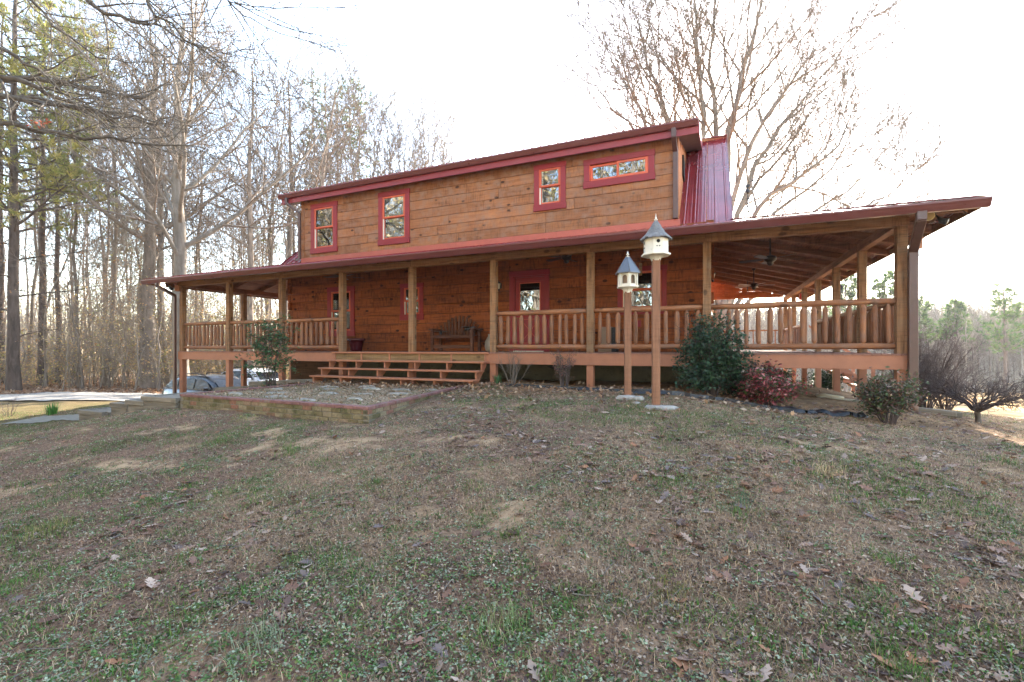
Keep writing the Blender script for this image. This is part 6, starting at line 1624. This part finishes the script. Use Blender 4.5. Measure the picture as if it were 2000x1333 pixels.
def blades(rg,x,y,z,h,w,lean,col):
    n=len(x); a=rg.random(n)*6.283; b=np.stack([x,y,z-.006],-1); o=np.stack([np.cos(a),np.sin(a),0*a],-1); th=a+1.57+rg.normal(size=n)*.5
    s=np.stack([np.cos(th),np.sin(th),0*a],-1)*(w/2)[:,None]; up=np.array([0,0,1.0])
    m=b+o*(lean*h*.35)[:,None]+up*(h*.62*np.sqrt(np.clip(1-lean**2*.3,.1,1)))[:,None]; t=b+o*(lean*h)[:,None]+up*(h*np.sqrt(np.clip(1-lean**2*.85,.05,1)))[:,None]
    V=np.stack([b-s,b+s,m+s*.8,m-s*.8,t],1).reshape(-1,3); i=np.arange(n)*5
    return V,np.stack([i+3,i+2,i+4],-1),np.stack([i,i+1,i+2,i+3],-1),np.concatenate([col,col])
def pick(rg,pal,n,v=.3): pal=np.array(pal); return pal[rg.integers(0,len(pal),n)]*(1-v+2*v*rg.random((n,1)))
GREEN=[(.07,.16,.035),(.09,.185,.04),(.06,.125,.03),(.13,.20,.05),(.12,.16,.07)]
STRAW=[(.38,.28,.18),(.29,.205,.13),(.46,.36,.25),(.23,.16,.105),(.31,.245,.185)]
def lawn():
    rg=np.random.default_rng(100); acc=Acc()
    # green blades where the moss and grass patches are
    n=330000; X,D=lawn_region(rg,n); x,y,_=XD(X,D); g,s,st,bd=cover(x,y)
    k=(rg.random(n)<(.03+.80*g*(1-.85*s))*(1-.9*bd))&lawn_ok(x,y); x,y,D=x[k],y[k],D[k]; z=ground(x,y); m=len(x)
    h=.018+.042*rg.random(m)**2; V,F3,F4,c=blades(rg,x,y,z,h,.0035+.003*rg.random(m),rg.uniform(.2,.95,m),pick(rg,GREEN,m))
    acc.add(V,F3,c[:m]); acc.V.pop(); acc.n-=len(V); acc.add(V,F4,c[:m])
    # straw: bent, mostly lying
    n=560000; X,D=lawn_region(rg,n); x,y,_=XD(X,D); g,s,st,bd=cover(x,y)
    k=(rg.random(n)<(.24+.62*st)*(1-.75*s)*(1-.85*bd)*(1-.35*g))&lawn_ok(x,y); x,y=x[k],y[k]; z=ground(x,y); m=len(x)
    V,F3,F4,c=blades(rg,x,y,z,.028+.05*rg.random(m)**1.5,.0016+.0020*rg.random(m),rg.uniform(.6,1.08,m),pick(rg,STRAW,m,.35))
    acc.add(V,F3,c[:m]); acc.V.pop(); acc.n-=len(V); acc.add(V,F4,c[:m])
    # small ground-hugging rosettes, in clumps
    n=60000; X,D=lawn_region(rg,n,1.45,11.5); x,y,_=XD(X,D); g,s,st,bd=cover(x,y); pz=fbm(x,y,1.3,71,3)
    k=(rg.random(n)<(.26+.6*sstep(.46,.62,pz))*(1-.75*s)*(1-.95*bd))&lawn_ok(x,y); x,y=x[k],y[k]; N=len(x); sp=rg.uniform(.006,.024,N)
    cl=pick(rg,[(.085,.16,.05),(.10,.20,.065),(.065,.12,.04),(.18,.24,.15),(.24,.30,.20),(.28,.33,.24),(.10,.17,.055),(.15,.17,.06)],N,.3); m_=7
    xx=np.repeat(x,m_)+rg.normal(size=N*m_)*np.repeat(sp,m_); yy=np.repeat(y,m_)+rg.normal(size=N*m_)*np.repeat(sp,m_)
    V,F,c=leaf_quads(rg,np.stack([xx,yy,ground(xx,yy)+.009],-1),.016,[(1,1,1)],1,.002,.4,.7,1.3); acc.add(V,F,np.clip(c*np.repeat(np.repeat(cl,m_,0),2,0),0,1))
    # dark crumbs and broken bits of leaf
    n=380000; X,D=lawn_region(rg,n); x,y,_=XD(X,D); g,s,st,bd=cover(x,y); pz=fbm(x,y,1.1,75,3)
    k=(rg.random(n)<(.25+.6*sstep(.45,.6,pz))*(1-.45*s)*(1-.4*bd))&lawn_ok(x,y); x,y=x[k],y[k]; z=ground(x,y)
    V,F,c=leaf_quads(rg,np.stack([x,y,z+.006],-1),.022,[(.11,.072,.055),(.06,.042,.036),(.19,.135,.105),(.24,.165,.12),(.15,.12,.10),(.05,.038,.034),(.34,.28,.225),(.40,.33,.26)],1,.004,.35,.5,1.0); acc.add(V,F,c)
    tag(link('lawn',acc.mesh('lawn',M['grass'],False)),'thin winter lawn of green patches and dry straw','lawn',kind='stuff')
lawn()
def tufts():
    rg=np.random.default_rng(110)
    spots=[(570,885,GREEN,.17,140,.10),(560,878,GREEN,.15,90,.07),(925,955,GREEN,.10,150,.10),(740,945,GREEN,.15,50,.05),(40,950,GREEN,.16,80,.12),(75,1040,[(.13,.17,.05),(.25,.22,.10)],.14,200,.13),(120,1028,[(.13,.17,.05),(.28,.24,.12)],.13,200,.13),(995,1048,GREEN,.10,140,.08),(500,1265,[(.16,.22,.14),(.22,.26,.18)],.22,110,.10),(980,1230,[(.16,.24,.10),(.25,.28,.14)],.20,120,.10),(1735,1100,GREEN,.11,160,.08),(1310,1165,[(.16,.17,.05),(.28,.24,.12),(.10,.13,.04)],.13,180,.10),(1300,945,GREEN,.12,200,.12),(1445,1010,GREEN,.13,120,.08),(1620,930,[(.42,.34,.20),(.48,.40,.26)],.18,170,.10),(1450,985,[(.10,.17,.10)],.16,50,.05),(1700,1170,GREEN,.10,160,.10),(1760,970,GREEN,.10,160,.10),(430,865,GREEN,.12,140,.12),(340,880,STRAW,.16,160,.15),(480,820,[(.25,.28,.08),(.35,.30,.14)],.12,150,.14),(1780,1320,GREEN,.12,140,.06),(1080,1330,GREEN,.10,120,.06),(1960,900,GREEN,.10,200,.16),(1290,865,GREEN,.09,140,.12),(1740,1280,GREEN,.11,120,.06)]
    acc=Acc()
    for px,py,pal,h,n,sp in spots:
        # march down the view ray to the ground
        D=1.2
        while D<16:
            x,y,z=PXD(px,py,D)
            if z<gz(x,y): break
            D+=.02
        xx=x+rg.normal(size=n)*sp*.75; yy=y+rg.normal(size=n)*sp*.75; V,F3,F4,c=blades(rg,xx,yy,ground(xx,yy),h*.62*(.35+.75*rg.random(n)),.0022+.0025*rg.random(n),rg.uniform(.2,1.0,n),pick(rg,pal,n))
        acc.add(V,F3,c[:n]); acc.V.pop(); acc.n-=len(V); acc.add(V,F4,c[:n])
    tag(link('grass_tufts',acc.mesh('grass_tufts',M['grass'],False)),'scattered taller tufts of grass and wild onion on the lawn','grass',kind='stuff')
tufts()
def fallen():
    rg=np.random.default_rng(120); acc=Acc()
    # lobed oak leaves near the camera, curled
    n=15000; X,D=lawn_region(rg,n,1.7,12.8); x,y,_=XD(X,D); Xc,_d=toXD(x,y); p=sstep(.46,.60,.65*fbm(x,y,.9,81,3)+.35*fbm(x,y,2.6,85,2)+.07*np.clip(Xc/3,-1,1)); bd=cover(x,y)[3]
    k=(rg.random(n)<(.05+.9*p)*(.35+.65*sstep(2.2,3.6,D)))&lawn_ok(x,y)
    x,y=x[k],y[k]; N=len(x); z=ground(x,y)
    lob=np.array([(0,.05),(.14,.10),(.30,.20),(.36,.10),(.52,.26),(.60,.12),(.78,.20),(.84,.08),(1.0,.0)]); out=np.concatenate([lob,(lob*[1,-1])[::-1][1:]]); m=len(out)
    L=.045+.065*rg.random(N); a=rg.random(N)*6.283; curl=rg.uniform(-.5,1.0,N); wid=rg.uniform(.8,1.5,N); ti=rg.normal(size=(N,2))*.22
    u=out[None,:,0]-.5; v=out[None,:,1]*wid[:,None]; w=curl[:,None]*(v*v*1.6+.25*u*u)+ti[:,:1]*u+ti[:,1:]*v+.12+.05*rg.random((N,1))
    px=(u*np.cos(a)[:,None]-v*np.sin(a)[:,None])*L[:,None]; py=(u*np.sin(a)[:,None]+v*np.cos(a)[:,None])*L[:,None]
    V=np.stack([x[:,None]+px,y[:,None]+py,z[:,None]+np.maximum(w,.03)*L[:,None]],-1).reshape(-1,3)
    ctr=np.stack([x,y,z+.14*L],-1); base=len(V); V=np.concatenate([V,ctr]); i=np.arange(N)[:,None]*m+np.arange(m)[None]; j=np.roll(i,-1,1); F=np.stack([i,j,np.broadcast_to(base+np.arange(N)[:,None],i.shape)],-1).reshape(-1,3)
    c=np.repeat(pick(rg,[(.22,.115,.075),(.15,.085,.06),(.30,.19,.14),(.32,.155,.085),(.12,.078,.065),(.42,.31,.24),(.19,.145,.13),(.26,.15,.11)],N,.25),m,0); acc.add(V,F,c)
    # twigs and pine straw
    tag(link('fallen_leaves',acc.mesh('fallen_leaves',M['litter'],False)),'curled brown oak leaves scattered over the lawn','fallen leaves',kind='stuff')
    n=420; X,D=lawn_region(rg,n,1.5,9); x,y,_=XD(X,D); k=lawn_ok(x,y); x,y=x[k],y[k]; N=len(x); a=rg.random(N)*6.283; L=.05+.16*rg.random(N)**2; P=[]
    for t in (-.5,0,.5):
        xx=x+np.cos(a)*L*t+rg.normal(size=N)*.006; yy=y+np.sin(a)*L*t+rg.normal(size=N)*.006; P.append(np.stack([xx,yy,ground(xx,yy)+.012],-1))
    V,F=tubes_np(np.stack(P,1),np.array([[.003,.0028,.002]])*rg.uniform(.6,1.6,(N,1)),4); tag(link('fallen_twigs',mesh_np('fallen_twigs',V,[F],M['twig'])),'small dry twigs strewn over the lawn','twigs',kind='stuff')
    # litter in the bed, along the deck and round the planter
    n=5200; x=np.concatenate([rg.uniform(7.45,12.6,2300),rg.uniform(12.3,18.5,1700),rg.uniform(4.5,7.4,1200)]); y=np.concatenate([rg.normal(size=2300)*.35-.95,rg.normal(size=1700)*.8-1.2,rg.normal(size=1200)*.5-1.0])
    z=np.where(in_poly(x,y,PL),-.835,ground(x,y)+.01); k=~((z>-.84)&(z<-.8)&False)
    V,F,c=leaf_quads(rg,np.stack([x,y,z+.012],-1),.085,LEAFPAL,1,.008,.4,.6,1.0)
    n2=9000; u=rg.random(n2); v=rg.random(n2); q=np.array([pl_pt(a_,b_) for a_,b_ in zip(.02+.96*u,.03+.95*v)]); zz=np.array([float(z_) for z_ in (-.848+.03*v*u+(fbm(q[:,0],q[:,1],2.2,61,3)-.5)*.05)])
    V2,F2,c2=leaf_quads(rg,np.stack([q[:,0],q[:,1],zz+.006],-1),.055,[(.40,.29,.18),(.33,.22,.13),(.22,.14,.085),(.48,.38,.27),(.12,.13,.05),(.28,.17,.10)],1,.004,.3,.35,1.3)
    tag(link('bed_litter',mesh_np('bed_litter',np.concatenate([V,V2]),[np.concatenate([F,F2+len(V)])],M['litter'],col=np.concatenate([c,c2]))),'dry leaves and bits of straw in the beds and the planter','leaf litter',kind='stuff')
fallen()
# ---------------------------------------------------------------- light, sky, camera
SUN_EL=R_(24); SUN_AZ_CAM=R_(25)      # azimuth to the right of the camera axis
dirx,diry,_=XD(math.sin(SUN_AZ_CAM),math.cos(SUN_AZ_CAM)); dv=Vector((dirx-CAM[0],diry-CAM[1],0)).normalized()
to_sun=Vector((dv.x*math.cos(SUN_EL),dv.y*math.cos(SUN_EL),math.sin(SUN_EL)))
sl=bpy.data.lights.new('sun','SUN'); sl.energy=3.6; sl.angle=R_(.53); sl.color=(1,.90,.76)
so=bpy.data.objects.new('sun',sl); COL.objects.link(so); so.rotation_euler=to_sun.to_track_quat('Z','Y').to_euler(); so.location=(10,30,30)
wd_=bpy.data.worlds.new('World'); SC.world=wd_; wd_.use_nodes=True; nt=wd_.node_tree
sky=nt.nodes.new('ShaderNodeTexSky'); sky.sky_type='NISHITA'; sky.sun_disc=False; sky.sun_elevation=SUN_EL
sky.sun_rotation=math.atan2(dv.x,dv.y); sky.air_density=1.0; sky.dust_density=.4; sky.ozone_density=1.0; sky.altitude=100
wb=mix(nt,sky.outputs[0],(1.0,.90,.80),1.0,'MULTIPLY')   # the camera's white balance for open shade
nt.links.new(wb,nt.nodes['Background'].inputs['Color']); nt.nodes['Background'].inputs['Strength'].default_value=.14
cam=bpy.data.cameras.new('camera'); co=bpy.data.objects.new('camera',cam); COL.objects.link(co)
cam.sensor_width=36; cam.lens=FPX/2000*36; cam.shift_y=(YH-666.5)/2000; cam.clip_start=.05; cam.clip_end=2000
co.location=tuple(CAM); co.rotation_euler=(R_(90),0,TH)
SC.camera=co
vs=SC.view_settings; vs.view_transform='Standard'; vs.look='None'; vs.gamma=1; vs.exposure=3.36; vs.use_curve_mapping=False
cy_=SC.cycles; cy_.max_bounces=8; cy_.diffuse_bounces=4; cy_.glossy_bounces=4; cy_.transparent_max_bounces=12; cy_.transmission_bounces=4
cy_.caustics_reflective=False; cy_.caustics_refractive=False; cy_.sample_clamp_indirect=8
cy_.use_denoising=True
# pale winter air: one even volume round everything on the ground
hz=MB(); hz.box(-230,260,-80,300,-16,34)
hm=bpy.data.materials.new('winter_haze'); hm.use_nodes=True; hnt=hm.node_tree; hnt.nodes.remove(hnt.nodes['Principled BSDF'])
pv=hnt.nodes.new('ShaderNodeVolumePrincipled'); pv.inputs['Color'].default_value=(.95,.95,.96,1); pv.inputs['Density'].default_value=.0005; pv.inputs['Anisotropy'].default_value=.3
hnt.links.new(pv.outputs[0],hnt.nodes['Material Output'].inputs['Volume'])
tag(build(hz,'haze',hm),'thin pale haze in the winter air','haze',kind='stuff')
SC.cycles.volume_bounces=0
